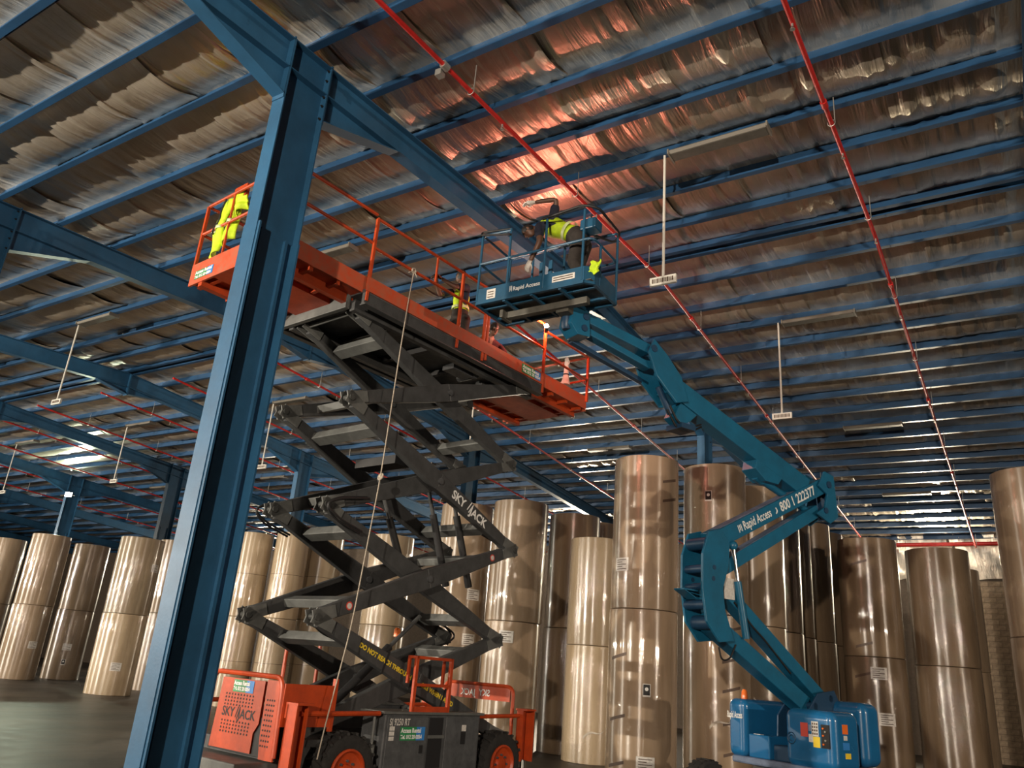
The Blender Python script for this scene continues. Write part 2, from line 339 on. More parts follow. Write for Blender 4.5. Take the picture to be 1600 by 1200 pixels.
# foil blankets: strips laid across the purlins, each sagging and creased on its own
def nz(x, y, seed):
    r = np.random.RandomState(seed); o = 0
    for k in range(6):
        a, f, ph = r.uniform(0, 6.283), r.uniform(0.6, 3.0), r.uniform(0, 6.283)
        o = o + np.sin((np.cos(a)*x+np.sin(a)*y)*f+ph)
    return o/6
def strip(x0, x1, nx, ny_per, seed, ylo, yhi):
    rs = np.random.RandomState(seed)
    ny = int((yhi-ylo)/SP*ny_per)
    xs = np.linspace(x0-0.04, x1+0.04, nx+1); ys = np.linspace(ylo, yhi, ny+1)
    X, Y = np.meshgrid(xs, ys, indexing='ij')
    u = (Y-YR)/SP; fr = u-np.floor(u); bay = np.floor(u).astype(int)
    sag_amt = 0.085 + 0.05*np.sin(bay*1.7+seed*0.9) + 0.05*nz(X, Y*0.4, 5)
    belly = np.sin(np.pi*fr)**0.75
    Z = roofz_np(Y) + 0.215 - np.clip(sag_amt, 0.015, 0.2)*belly
    # folds running across the purlins
    for k in range(6):
        c = rs.uniform(x0, x1); wd = rs.uniform(0.03, 0.065); am = rs.uniform(-0.032, 0.035)
        cc = c + 0.09*np.sin(Y*rs.uniform(0.5, 1.2)+rs.uniform(0, 6))
        Z += am*np.exp(-((X-cc)/wd)**2)*belly
    e = np.minimum(X-x0, x1-X); Z -= 0.014*np.exp(-(e/0.06)**2)*belly
    Z += 0.012*nz(X*3, Y*3, seed+11)*belly + (seed % 2)*0.004
    n0, n1 = X.shape; idx = np.arange(n0*n1).reshape(n0, n1)
    q = np.stack([idx[:-1, :-1], idx[:-1, 1:], idx[1:, 1:], idx[1:, :-1]], -1).reshape(-1, 4)
    me = bpy.data.meshes.new('insulation_strip'); me.vertices.add(n0*n1); me.loops.add(q.size); me.polygons.add(len(q))
    me.vertices.foreach_set('co', np.stack([X, Y, Z], -1).astype(np.float32).ravel())
    me.loops.foreach_set('vertex_index', q.ravel().astype(np.int32)); me.polygons.foreach_set('loop_start', np.arange(0, q.size, 4, dtype=np.int32))
    me.polygons.foreach_set('use_smooth', np.ones(len(q), bool)); me.update(calc_edges=True); me.materials.append(M['foil'])
    return link('insulation_strip', me, ceiling)
def roofz_np(y): return ZR - SLOPE*np.abs(y-YR)
x = XR_; sd = 1
while x > XL:
    near = x > -30; wdt = 1.22 if near else 2.44
    strip(x-wdt, x, (30 if x > -18 else 16) if near else 10, 10 if near else 7, sd, -8.0 if near else 2.0, YF); x -= wdt; sd += 1
for a, b in ((XR_, XR_+14),): strip(a, b, 10, 4, 900, YN, YF)
strip(XL, XR_, 30, 3, 901, YN, -8.0); strip(XL, -30, 20, 3, 902, -8.0, 2.0)

# walls
m = MB(); m.b2((XL, YF, 0), (XR_+14, YF+0.3, 9)); wall_far = tag(m.build('wall_far', 'mortar'), 'concrete block end wall lined with foil above', None, None, 'structure')
m = MB(); m.b2((XL, YN-0.3, 0), (XR_+14, YN, 9)); tag(m.build('wall_near', 'wallsheet'), 'plain sheeted wall behind the camera', None, None, 'structure')
m = MB(); m.b2((XL-0.3, YN, 0), (XL, YF, 10.5)); tag(m.build('wall_left', 'wallsheet'), 'plain sheeted wall at the far left end', None, None, 'structure')
m = MB(); m.b2((XR_+14, YN, 0), (XR_+14.3, YF, 10.5)); tag(m.build('wall_right', 'wallsheet'), 'plain sheeted wall to the right', None, None, 'structure')
m = MB(); m.box((0, 0, 0), (0.39, 0.06, 0.19)); bmsh = m.mesh('block', 'block')
for r in range(32):
    for c in range(6):
        link('block', bmsh, wall_far, (-2.0+c*0.4+(0.2 if r % 2 else 0), YF-0.02-random.uniform(0, 0.006), 0.1+r*0.2))
# foil lining on the wall above the blocks
nx, nzz = 120, 14; m = MB(); vs = []; fs = []
for i in range(nx+1):
    for j in range(nzz+1):
        xx = -12+i*0.2; zz = 6.45+(1.78)*j/nzz
        vs.append((xx, YF-0.08-0.09*math.sin(xx*4.1+zz*2.2)*math.sin(zz*2.7+xx*1.7)-0.07*math.sin(xx*7+zz*4)*math.sin(xx*2.3+1+zz), zz-0.05*math.sin(xx*2.3)*(1-j/nzz)))
for i in range(nx):
    for j in range(nzz): fs.append((i*(nzz+1)+j, (i+1)*(nzz+1)+j, (i+1)*(nzz+1)+j+1, i*(nzz+1)+j+1))
m.add(vs, fs); m.build('foil_lining', 'foil', wall_far, smooth=True)

# ------------------------------------------------------------------ portal frames
COLS_Y = (-10.0, 5.2, 20.35)
def i_column(root, y, z0, z1, plate=True):
    bf, h, tf, tw = 0.21, 0.62, 0.016, 0.012
    c = MB(); c.b2((-tw/2, y-h/2, z0), (tw/2, y+h/2, z1)); col = c.build('column', 'steel_blue', root)
    for s in (-1, 1):
        f = MB(); f.b2((-bf/2, y+s*h/2-tf/2, z0), (bf/2, y+s*h/2+tf/2, z1)); f.build('flange', 'steel_blue', col)
        k = MB(); k.b2((-bf/2-0.035, y+s*(h/2-tf)-0.012, z0), (bf/2+0.035, y+s*(h/2-tf)+0.012, 6.35)); k.build('stiffener_plate', 'steel_blue', col)
        a = MB(); a.b2((0.006, y+s*(h/2-0.13)-0.02, z0), (0.05, y+s*(h/2-0.13)+0.02, 6.35)); a.build('stiffener_angle', 'steel_blue', col)
    b = MB(); b.b2((-0.22, y-0.42, 0), (0.22, y+0.42, 0.025)); b.build('base_plate', 'steel_blue', col)
    return col
BOLT = MB().lathe([(0.017, 0), (0.017, 0.018), (0.010, 0.018), (0.010, 0.035)], 6).mesh('bolt', 'black')
def rafter_z(y): return roofz(y)-0.005, roofz(y)-0.005-0.44
def portal(X, label, detail):
    root = empty('portal_frame', (X, 0, 0)); tag(root, label, 'steel frame', 'portal frames across the hall')
    bf, tf, tw = 0.20, 0.014, 0.010
    for ya, yb in ((YN, YR), (YR, YF-0.1)):
        (ta, ba), (tb, bb) = rafter_z(ya), rafter_z(yb)
        r = MB(); r.prism([(-tw/2, ya, ba), (-tw/2, yb, bb), (-tw/2, yb, tb), (-tw/2, ya, ta)], (tw, 0, 0)); raf = r.build('rafter', 'steel_blue', root)
        for z_a, z_b in ((ta-tf/2, tb-tf/2), (ba+tf/2, bb+tf/2)):
            f = MB(); f.beam((0, ya, z_a), (0, yb, z_b), bf, tf); f.build('flange', 'steel_blue', raf)
        # apex splice: deepened web and end plate
        s = 1 if ya == YR else -1; zz = rafter_z(YR)[1]
        g = MB(); g.prism([(-tw/2, YR, zz), (-tw/2, YR+s*1.0, rafter_z(YR+s*1.0)[1]), (-tw/2, YR, zz-0.22)], (tw, 0, 0)); g.beam((0, YR, zz-0.22), (0, YR+s*1.0, rafter_z(YR+s*1.0)[1]), bf, tf); g.build('apex_haunch', 'steel_blue', raf)
        e = MB(); e.b2((-bf/2, YR+s*0.002, zz-0.25), (bf/2, YR+s*0.022, rafter_z(YR)[0])); e.build('splice_plate', 'steel_blue', raf)
    for y in COLS_Y:
        top, bot = rafter_z(y)
        i_column(root, y, 0, top-0.02)
        for s in (-1, 1):
            y0 = y+s*0.31; y1 = y+s*1.75; zl = rafter_z(y0)[1]-0.40
            g = MB(); g.prism([(-tw/2, y0, rafter_z(y0)[1]), (-tw/2, y1, rafter_z(y1)[1]), (-tw/2, y0, zl)], (tw, 0, 0)); g.beam((0, y0, zl), (0, y1, rafter_z(y1)[1]), bf, tf)
            hb = g.build('haunch', 'steel_blue', root)
            e = MB(); e.b2((-bf/2, y0+0.0*s, zl-0.06), (bf/2, y0+s*0.022, rafter_z(y0)[0]+0.03)); ep = e.build('end_plate', 'steel_blue', hb)
            if detail and y > 0:
                for bz in (zl+0.02, zl+0.22, zl+0.36, zl+0.62, zl+0.78):
                    for bx in (-0.07, 0.07):
                        b_ = bpy.data.objects.new('bolt', BOLT); COL.objects.link(b_); b_.parent = hb; b_.location = (bx, y0-s*0.01, bz); b_.rotation_euler = (math.pi/2*s, 0, 0)
    return root
FX = [0.85 - 7.85*k for k in range(0, 10)]
FL = ['blue portal frame overhead at the right edge of the picture', 'nearest blue portal frame, its tall column in the left foreground', 'second blue portal frame, passing behind the scissor platform',
      'third blue portal frame with its apex left of the foreground column', 'fourth blue portal frame behind the left paper rolls', 'fifth blue portal frame, its column carries the lit flood lamp',
      'sixth blue portal frame far left', 'seventh blue portal frame far left in the distance', 'eighth blue portal frame deep in the left distance', 'last blue portal frame before the left end wall']
for k, X in enumerate(FX): portal(X, FL[k], k in (1, 2))

# ------------------------------------------------------------------ red sprinkler pipes
def pipe_line(X, y0, label, near):
    root = empty('sprinkler_pipe', (X, y0, roofz(y0)-0.40)); tag(root, label, 'pipe', 'red sprinkler pipes under the roof')
    P = lambda y: Vector((0, y-y0, roofz(y)-roofz(y0)))
    r = 0.030
    pts = [P(y0)]+([P(YR)] if y0 < YR else [])+[P(YF-0.45)]
    t = MB(); t.tube(pts, r, 10); t.build('pipe', 'pipe', root, smooth=True)
    y = y0+1.4; i = 0
    while y < YF-1:
        if i % 2 == 0:
            c = MB(); q = P(y); c.tube([q-Vector((0, 0.06, 0)), q+Vector((0, 0.06, 0))], r+0.014, 10); c.build('coupling', 'pipe', root, smooth=True)
        h = MB(); q = P(y+0.45); h.tube([q+Vector((0.045, 0, 0.0)), q+Vector((0.045, 0, 0.40))], 0.007, 6); h.tube([q+Vector((0.048*math.cos(a), 0, 0.048*math.sin(a))) for a in [k*math.pi/6 for k in range(12)]], 0.006, 5, closed=True); h.build('hanger', 'galv', root)
        s = MB(); q = P(y+1.2); s.tube([q, q-Vector((0, 0, 0.07))], 0.012, 6); s.lathe([(0.004, -0.115), (0.028, -0.113), (0.028, -0.108), (0.004, -0.105)], 8, q); s.tube([q-Vector((0.015, 0, 0.07)), q-Vector((0.004, 0, 0.11))], 0.004, 5); s.build('sprinkler_head', 'galv', root)
        y += 2.85; i += 1
    if near:
        q = P(5.85); c = MB(); c.tube([q-Vector((0, 0.05, 0)), q+Vector((0, 0.05, 0))], 0.05, 12); c.box(q+Vector((-0.12, 0.06, -0.02)), (0.09, 0.09, 0.09)); c.build('valve', 'galv', root)
    return root
PX = [-1.43, -5.25, -8.95, -12.75, -16.35, -20.5, -24.2, -28.0, -31.4, -35.2, -39.0, -42.9]
PLB = ['red sprinkler pipe at the far right of the ceiling', 'red sprinkler pipe crossing above the blue work basket', 'red sprinkler pipe descending behind the scissor platform end',
       'red sprinkler pipe behind the scissor arms, right of centre', 'red sprinkler pipe seen through the upper scissor arms', 'red sprinkler pipe starting just left of the foreground column',
       'red sprinkler pipe starting under the third frame apex', 'red sprinkler pipe starting left of the third frame apex', 'red sprinkler pipe running off the left picture edge',
       'tenth red sprinkler pipe, far left ceiling', 'eleventh red sprinkler pipe, far left ceiling', 'twelfth red sprinkler pipe, far left ceiling']
for k, X in enumerate(PX): pipe_line(X, -4.0 if k < 2 else 12.85, PLB[k], k == 1)
m = MB(); m.tube([(-4.6, YF-0.35, 7.78), (0.65, YF-0.35, 7.78)], 0.075, 12); mp_ = m.build('sprinkler_main', 'pipe', smooth=True); tag(mp_, 'thick horizontal red pipe along the far end wall', 'pipe')

# ------------------------------------------------------------------ hanging bay signs and batten lights
ORD = ['first', 'second', 'third', 'fourth', 'fifth', 'sixth', 'seventh']
BAYX = [-3.85-7.95*k for k in range(6)]
def bay_sign(X, Y, label):
    z = roofz(Y); root = empty('hanging_sign', (X, Y, z-2.13)); tag(root, label, 'sign', 'bay signs on rods')
    r = MB(); r.tube([(0, 0, 0.05), (0, 0, 2.16)], 0.020, 8); r.build('rod', 'signmat', root, smooth=True)
    p = MB(); p.box((0, 0, 0), (0.40, 0.05, 0.13)); pl = p.build('placard', 'signmat', root, bevel=0.006)
    k = MB()
    for i in range(13): k.box((-0.15+i*0.025, -0.027, 0.0), (0.012 if i % 3 else 0.02, 0.002, 0.07))
    k.build('print', 'mark', pl)
def batten(X, Y, label):
    z = roofz(Y); root = empty('batten_light', (X, Y, z)); tag(root, label, 'light fixture', 'unlit batten lights')
    b = MB(); b.prism([(0, -0.10, 0), (0, 0.10, 0), (0, 0.13, -0.035), (0, 0.10, -0.075), (0, -0.10, -0.075), (0, -0.13, -0.035)], (1.46, 0, 0)); b.build('housing', 'batten', root)
    d = MB(); d.b2((0.03, -0.09, -0.082), (1.43, 0.09, -0.0755)); d.build('diffuser', 'mesh_floor', root)  # dark steel colour stands in for shade on the underside
    for s in (0, 1.46):
        e = MB(); e.b2((s-0.012, -0.135, -0.085), (s+0.012, 0.135, 0)); e.build('end_cap', 'batten', root)
SY = [(-3, 'nearest'), (3, 'second'), (9, 'third'), (15, 'fourth')]
for kx, X in enumerate(BAYX):
    for iy, rn in SY:
        Y = YR+SP*iy-0.06
        batten(X+0.10, Y, 'unlit batten light under a purlin, %s bay from right, %s row' % (ORD[kx], rn))
        if iy < 9 and not (kx == 1 and iy < 0) and not (kx in (3, 4, 5) and iy < 0): bay_sign(X, Y, 'bay sign on a white rod, %s bay from right, %s row' % (ORD[kx], rn))
# tangled cable fixture beside the foreground column
root = empty('cable_drop', (-15.25, 11.85, 8.66)); tag(root, 'white rod with looped cables hanging beside the second frame apex', 'cable drop')
m = MB(); m.tube([(0, 0, 0), (0, 0, 0.8)], 0.022, 8); m.build('rod', 'signmat', root, smooth=True)
m = MB(); m.box((0, 0, 0), (0.42, 0.06, 0.06)); m.build('crossbar', 'signmat', root)
m = MB(); m.tube(fillet([(0.02, 0, 0.75), (-0.14, 0.02, 0.45), (-0.05, 0, 0.3), (-0.12, 0.02, 0.15)], 0.1), 0.008, 6); m.tube(fillet([(0.02, 0, 0.28), (0.12, 0, 0.18), (0.32, 0.02, 0.22), (0.36, 0, 0.35), (0.45, 0, 0.5)], 0.1), 0.008, 6); m.build('cable', 'signmat', root, smooth=True)

# ------------------------------------------------------------------ flood lamps
def flood_light(loc, aim, watts, col, label, spread):
    root = empty('flood_lamp', loc); tag(root, label, 'lamp', 'flood lamps of the hall')
    d = (Vector(aim)-Vector(loc)).normalized(); root.rotation_mode = 'QUATERNION'; root.rotation_quaternion = d.to_track_quat('-Z', 'Y')
    b = MB(); b.prism([(-0.17, -0.12, 0.0), (0.17, -0.12, 0.0), (0.12, -0.08, 0.12), (-0.12, -0.08, 0.12)], (0, 0.24, 0)); b.build('housing', 'black', root)
    g = MB(); g.box((0, 0, -0.004), (0.30, 0.20, 0.006)); g.build('lens', mat('lamp_lens', (1, 1, 1, 1), 0.3, emit=(*col, 1), estr=max(60, watts*0.10)), root)
    y = MB(); y.tube([(-0.19, 0, 0.04), (-0.19, 0, 0.18), (0.19, 0, 0.18), (0.19, 0, 0.04)], 0.012, 6); y.build('yoke', 'galv', root)
    ld = bpy.data.lights.new('flood', 'AREA'); ld.shape = 'RECTANGLE'; ld.size = 0.30; ld.size_y = 0.20; ld.energy = watts; ld.color = col; ld.spread = math.radians(spread)
    lo = bpy.data.objects.new('flood_beam', ld); COL.objects.link(lo); lo.parent = root; lo.location = (0, 0, -0.02)
for f in FLOODS: flood_light(*f)

# ------------------------------------------------------------------ paper rolls
def patch(R, a0, a1, z0, z1, n=8, slant=0.0):
    m = MB(); vs = []; fs = []
    for i in range(n+1):
        t = i/n; a = a0+(a1-a0)*t
        for zz in (z0, z1): vs.append((R*math.cos(a), R*math.sin(a), zz+slant*(t-0.5)))
    for i in range(n): fs.append((2*i, 2*i+2, 2*i+3, 2*i+1))
    return m.add(vs, fs)
def paper_roll(x, y, z, D, H, mt, label, decals=(), bands=()):
    R = D/2; b = 0.018
    m = MB(); m.lathe([(0.08, H-0.03), (0.08, H-0.004), (R-0.05, H), (R-b, H-0.004), (R-b*0.3, H-b*0.5), (R, H-b*1.6), (R+0.004, H*0.75), (R+0.002, H*0.5), (R+0.004, H*0.25), (R, b*1.6), (R-b*0.3, b*0.5), (R-b, 0.002), (0.08, 0.0)], 56)
    o = m.build('paper_roll', mt, smooth=True, loc=(x, y, z)); tag(o, label, 'paper roll', 'film wrapped paper rolls stacked two high')
    ca = math.atan2(-y, -x)                                            # bearing of the aisle side
    for kind, da, zc in decals:
        a = ca+da
        if kind == 'label':
            s = patch(R+0.008, a-0.17/R, a+0.17/R, zc-0.13, zc+0.13, 6).build('paper_label', 'sticker', o)
            q = MB(); [q.add(*(lambda t: (t.v, t.f))(patch(R+0.0095, a-0.13/R, a+(0.02 if k % 2 else 0.12)/R, zc+0.08-k*0.045, zc+0.095-k*0.045, 3))) for k in range(5)]
            q.build('print', 'mark', s)
        elif kind == 'icon':
            s = patch(R+0.008, a-0.075/R, a+0.075/R, zc-0.115, zc+0.115, 4).build('paper_label', 'sticker', o)
            q = patch(R+0.0095, a-0.062/R, a+0.062/R, zc-0.085, zc+0.10, 4); q.build('print', 'black', s)
            q = MB(); vs = [(0.034*math.cos(t), 0.034*math.sin(t)+0.02) for t in [k*math.pi/5 for k in range(10)]]
            q.add([((R+0.0105)*math.cos(a+u/R), (R+0.0105)*math.sin(a+u/R), zc+v) for u, v in vs], [tuple(range(10))]); q.build('emblem', 'white', s)
        elif kind == 'dash':
            patch(R+0.0075, a-0.19/R, a+0.19/R, zc-0.028, zc+0.028, 6, slant=0.10).build('printed_mark', 'mark', o)
        elif kind == 'tail':
            q = MB(); vs = []; fs = []
            for k in range(9):
                t = k/8; rr = R+0.012+0.10*t*t*(1-t)*4; aa = a+0.55*(t-0.5)/R
                for s_ in (0, 1): vs.append((rr*math.cos(aa), rr*math.sin(aa), zc+0.28*t+0.05*math.sin(t*7)+s_*0.06*(1-t)))
            for k in range(8): fs.append((2*k, 2*k+2, 2*k+3, 2*k+1))
            q.add(vs, fs); q.build('film_tail', 'sticker_film', o)
    for zb in bands:
        q = MB(); q.lathe([(R+0.006, zb-0.006), (R+0.010, zb), (R+0.006, zb+0.006)], 56, cap=False); q.build('strap', 'mark', o, smooth=True)
    return o
M['sticker_film'] = mat('loose_film', (0.45, 0.40, 0.33, 1), 0.15, 0, 0, 1, coat=1.0)
L_ = lambda da, z: ('label', da, z)
I_ = lambda da, z: ('icon', da, z)
D_ = lambda da, z: ('dash', da, z)
# (x, y, diameter, stack height, material, which stack, decals lower, decals upper, bands)
ST = [
 (-39.3, 18.6, 1.45, 5.7, 'roll', 'stack cut by the left picture edge', [], [], 0),
 (-34.1, 17.7, 1.47, 5.6, 'roll', 'wide stack first from left edge', [L_(0.5, 1.3)], [], 0),
 (-35.1, 20.1, 1.47, 5.6, 'roll', 'recessed stack second from left edge', [L_(0.0, 1.3), I_(0.0, 0.7)], [], 0),
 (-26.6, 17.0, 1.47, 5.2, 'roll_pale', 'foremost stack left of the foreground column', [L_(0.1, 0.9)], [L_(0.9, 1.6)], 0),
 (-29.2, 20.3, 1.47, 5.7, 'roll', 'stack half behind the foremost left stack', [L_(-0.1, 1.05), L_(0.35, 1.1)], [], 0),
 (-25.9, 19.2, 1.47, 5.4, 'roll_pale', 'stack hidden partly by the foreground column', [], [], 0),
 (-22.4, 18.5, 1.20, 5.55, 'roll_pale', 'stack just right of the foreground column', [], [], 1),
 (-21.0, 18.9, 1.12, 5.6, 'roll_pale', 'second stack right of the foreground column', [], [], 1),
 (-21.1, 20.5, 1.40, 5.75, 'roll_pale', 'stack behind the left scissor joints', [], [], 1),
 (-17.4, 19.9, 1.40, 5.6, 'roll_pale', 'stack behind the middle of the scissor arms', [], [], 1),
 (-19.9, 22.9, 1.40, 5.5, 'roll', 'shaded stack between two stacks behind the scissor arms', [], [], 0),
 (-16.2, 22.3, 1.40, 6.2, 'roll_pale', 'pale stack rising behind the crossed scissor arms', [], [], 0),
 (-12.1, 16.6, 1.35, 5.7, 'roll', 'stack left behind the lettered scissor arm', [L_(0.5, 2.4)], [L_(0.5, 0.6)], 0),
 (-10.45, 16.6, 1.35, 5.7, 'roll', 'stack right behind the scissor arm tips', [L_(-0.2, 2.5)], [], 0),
 (-9.98, 18.6, 1.35, 5.75, 'roll_shaded', 'shaded stack right of the scissor lift', [], [L_(0.45, 0.45)], 0),
 (-10.3, 20.5, 1.35, 5.9, 'roll_shaded', 'dark stack behind the short pale stack', [], [], 0),
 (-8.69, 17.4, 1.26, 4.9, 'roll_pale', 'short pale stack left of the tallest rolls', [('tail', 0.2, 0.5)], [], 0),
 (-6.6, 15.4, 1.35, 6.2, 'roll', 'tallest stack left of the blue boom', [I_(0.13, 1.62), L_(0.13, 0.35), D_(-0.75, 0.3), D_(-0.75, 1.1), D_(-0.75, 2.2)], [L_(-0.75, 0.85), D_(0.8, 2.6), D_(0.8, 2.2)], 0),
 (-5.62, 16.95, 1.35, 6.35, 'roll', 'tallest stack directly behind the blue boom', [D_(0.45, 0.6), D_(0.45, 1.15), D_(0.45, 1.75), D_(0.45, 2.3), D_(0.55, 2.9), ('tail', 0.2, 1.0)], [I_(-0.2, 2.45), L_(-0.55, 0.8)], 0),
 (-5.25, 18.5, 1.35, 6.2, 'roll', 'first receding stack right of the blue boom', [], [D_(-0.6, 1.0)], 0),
 (-5.2, 19.95, 1.35, 6.2, 'roll_shaded', 'second receding stack right of the blue boom', [], [D_(-0.6, 1.4), D_(-0.6, 0.9)], 0),
 (-5.25, 21.45, 1.35, 6.2, 'roll_shaded', 'third receding stack right of the blue boom', [], [], 0),
 (-5.05, 22.9, 1.35, 6.2, 'roll_shaded', 'fourth receding stack right of the blue boom', [], [], 0),
 (-5.0, 24.35, 1.35, 6.2, 'roll_shaded', 'fifth receding stack right of the blue boom', [], [], 0),
 (-4.95, 25.8, 1.35, 6.2, 'roll_shaded', 'sixth receding stack right of the blue boom', [], [], 0),
 (-3.18, 20.95, 1.35, 5.4, 'roll_shaded', 'dark stack above the blue turret covers', [L_(0.25, 1.4), L_(0.1, 2.35), D_(-0.4, 2.3)], [D_(-0.3, 2.1), D_(-0.3, 0.25)], 0),
 (-1.72, 21.3, 1.35, 5.2, 'roll_shaded', 'dark stack between the turret and the block wall', [], [], 0),
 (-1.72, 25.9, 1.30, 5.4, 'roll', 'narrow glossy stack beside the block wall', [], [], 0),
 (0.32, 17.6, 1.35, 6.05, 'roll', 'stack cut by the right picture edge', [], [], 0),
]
for (x, y, D, H, mt, wh, dl, du, bands) in ST:
    h = H/2; bd = (h*0.5,) if bands else ()
    paper_roll(x, y, 0, D, h-0.004, mt, 'lower paper roll of the '+wh, dl, bd)
    paper_roll(x+random.uniform(-0.02, 0.02), y+random.uniform(-0.02, 0.02), h, D*random.uniform(0.985, 1.005), h, mt, 'upper paper roll of the '+wh, du, bd)

# ------------------------------------------------------------------ scissor lift
LIFT = empty('scissor_lift', (-8.15, 9.4, 0), -math.radians(6)); tag(LIFT, 'orange and grey scissor lift with raised extended platform', 'scissor lift')
LV = [0.80, 2.21, 3.65, 5.13, 6.52]; YA = 1.93
def scissor_arm(p0, p1, name='scissor_arm'):
    # box arm, deepest at the middle, with open grey end lugs
    m = MB(); p0 = Vector(p0); p1 = Vector(p1); mid = (p0+p1)/2; d = (p1-p0).normalized()
    m.beam(p0+d*0.10, mid, 0.11, 0.17, h1=0.29, w1=0.11); m.beam(mid, p1-d*0.10, 0.11, 0.29, h1=0.17, w1=0.11)
    a = m.build(name, 'arm', LIFT, bevel=0.012)
    for p, s in ((p0, 1), (p1, -1)):
        e = MB()
        for k in (-1, 1): e.beam(p+Vector((k*0.07, 0, 0))-d*s*0.06, p+Vector((k*0.07, 0, 0))+d*s*0.30, 0.02, 0.20, h1=0.15)
        e.tube([p-Vector((0.10, 0, 0)), p+Vector((0.10, 0, 0))], 0.045, 10)
        e.build('pivot_lug', 'cross', a, smooth=True)
    c = MB(); c.tube([mid-Vector((0.09, 0, 0)), mid+Vector((0.09, 0, 0))], 0.05, 12); c.build('pivot_pin', 'darkgrey', a, smooth=True)
    return a
ARMS = {}
for k in range(4):
    z0, z1 = LV[k], LV[k+1]; rise_outer = (k % 2 == 1)
    for s in (-1, 1):
        xo, xi = s*0.74, s*0.57
        xr, xf = (xo, xi) if rise_outer else (xi, xo)
        ARMS[k, s, 'r'] = scissor_arm((xr, -YA, z0), (xr, YA, z1)); ARMS[k, s, 'f'] = scissor_arm((xf, YA, z0), (xf, -YA, z1))
    for nm, t in (('r', 0.17), ('r', 0.83), ('f', 0.17), ('f', 0.83)):
        za, zb = (z0, z1) if nm == 'r' else (z1, z0); y = -YA+2*YA*t; z = za+(zb-za)*t; xx = 0.57 if (nm == 'r') != rise_outer else 0.74
        slope = math.atan2(zb-za, 2*YA)
        c = MB(); c.box((0, 0, 0), (2*xx-0.1, 0.20, 0.12), mtx=Matrix.Rotation(slope, 3, 'X')); c.v = [(v[0], v[1]+y, v[2]+z) for v in c.v]; c.build('cross_member', 'cross', LIFT, bevel=0.01)
# lettering and safety marks on the arms
def arm_dir(k, nm): return Vector((0, 2*YA, (LV[k+1]-LV[k])*(1 if nm == 'r' else -1))).normalized()
u3 = arm_dir(2, 'f'); upv = Vector((0, -u3.z, u3.y))
pos = lambda k, nm, t, x: Vector((x, -YA+2*YA*t, (LV[k] if nm == 'r' else LV[k+1]) + (LV[k+1]-LV[k])*(t if nm == 'r' else -t)))
text_part('SKY', 0.19, pos(2, 'f', 0.58, 0.797)-upv*0.06, u3, upv, 'white', ARMS[2, 1, 'f'], bold=0.006)
text_part('JACK', 0.19, pos(2, 'f', 0.695, 0.797)-upv*0.07, u3, upv, 'white', ARMS[2, 1, 'f'], bold=0.006)
m = MB(); q = pos(2, 'f', 0.678, 0.798); m.beam(q-upv*0.04+u3*0.0, q+upv*0.12+u3*0.05, 0.003, 0.018, up=u3); m.beam(q-upv*0.06+u3*0.05, q+upv*0.10+u3*0.10, 0.003, 0.018, up=u3); m.build('lettering', 'white', ARMS[2, 1, 'f'])
for t in (0.13, 0.86):
    q = pos(1, 'r', t, 0.797); m = MB(); m.lathe([(0.055, 0), (0.055, 0.003)], 16, q, (1, 0, 0)); st = m.build('warning_sticker', 'redprint', ARMS[1, 1, 'r']); m = MB(); m.lathe([(0.038, 0.003), (0.038, 0.005)], 16, q, (1, 0, 0)); m.build('print', 'sticker', st)
u1 = arm_dir(0, 'f'); up1 = Vector((0, -u1.z, u1.y))
text_part('DO NOT REACH THROUGH SCISSORS WHEN RAISED', 0.085, pos(0, 'f', 0.20, 0.797)-up1*0.02, u1, up1, 'yellow', ARMS[0, 1, 'f'], bold=0.004)
for t in (0.33, 0.47, 0.64):
    q = pos(0, 'f', t, 0.796); m = MB(); m.beam(q-up1*0.15, q+up1*0.15, 0.006, 0.035, up=u1); m.build('band', 'black', ARMS[0, 1, 'f'])
# lift cylinders
for (a, b) in (((-0.25, 0.55, 2.95), (-0.25, -0.30, 4.45)), ((0.25, 0.95, 2.95), (0.25, 0.20, 4.65)), ((0.25, 1.5, 3.0), (0.25, 0.75, 4.75)), ((0.1, -0.9, 1.15), (0.1, 0.6, 2.45))):
    a = Vector(a); b = Vector(b); md = a+(b-a)*0.62
    m = MB(); m.tube([a, md], 0.06, 12); cy = m.build('hydraulic_cylinder', 'black', LIFT, smooth=True)
    m = MB(); m.tube([md, b], 0.032, 10); m.build('piston_rod', 'arm', cy, smooth=True)
m = MB(); m.tube([(-0.5, 1.55, 3.42), (0.5, 1.55, 3.42)], 0.07, 10); m.build('cylinder_mount', 'arm', LIFT, smooth=True)
m = MB(); m.b2((-0.45, -0.65, 4.55), (0.45, -0.35, 4.68)); m.build('cylinder_mount', 'black', LIFT)
# hoses along the joints
for (y, z, x) in ((-1.9, 3.65, -0.85), (1.9, 2.25, -0.4), (-1.85, 2.2, 0.72), (1.9, 3.6, 0.6), (-1.9, 3.63, 0.75)):
    s = 1 if y > 0 else -1
    m = MB(); m.tube(fillet([(x, y-s*0.6, z+0.22), (x, y-s*0.1, z+0.12), (x, y+s*0.14, z), (x, y-s*0.1, z-0.14), (x, y-s*0.55, z-0.25)], 0.18), 0.016, 8); m.tube(fillet([(x-0.05, y-s*0.6, z+0.24), (x-0.05, y-s*0.1, z+0.14), (x-0.05, y+s*0.10, z), (x-0.05, y-s*0.1, z-0.16), (x-0.05, y-s*0.55, z-0.27)], 0.18), 0.016, 8)
    m.build('hydraulic_hose', 'black', LIFT, smooth=True)

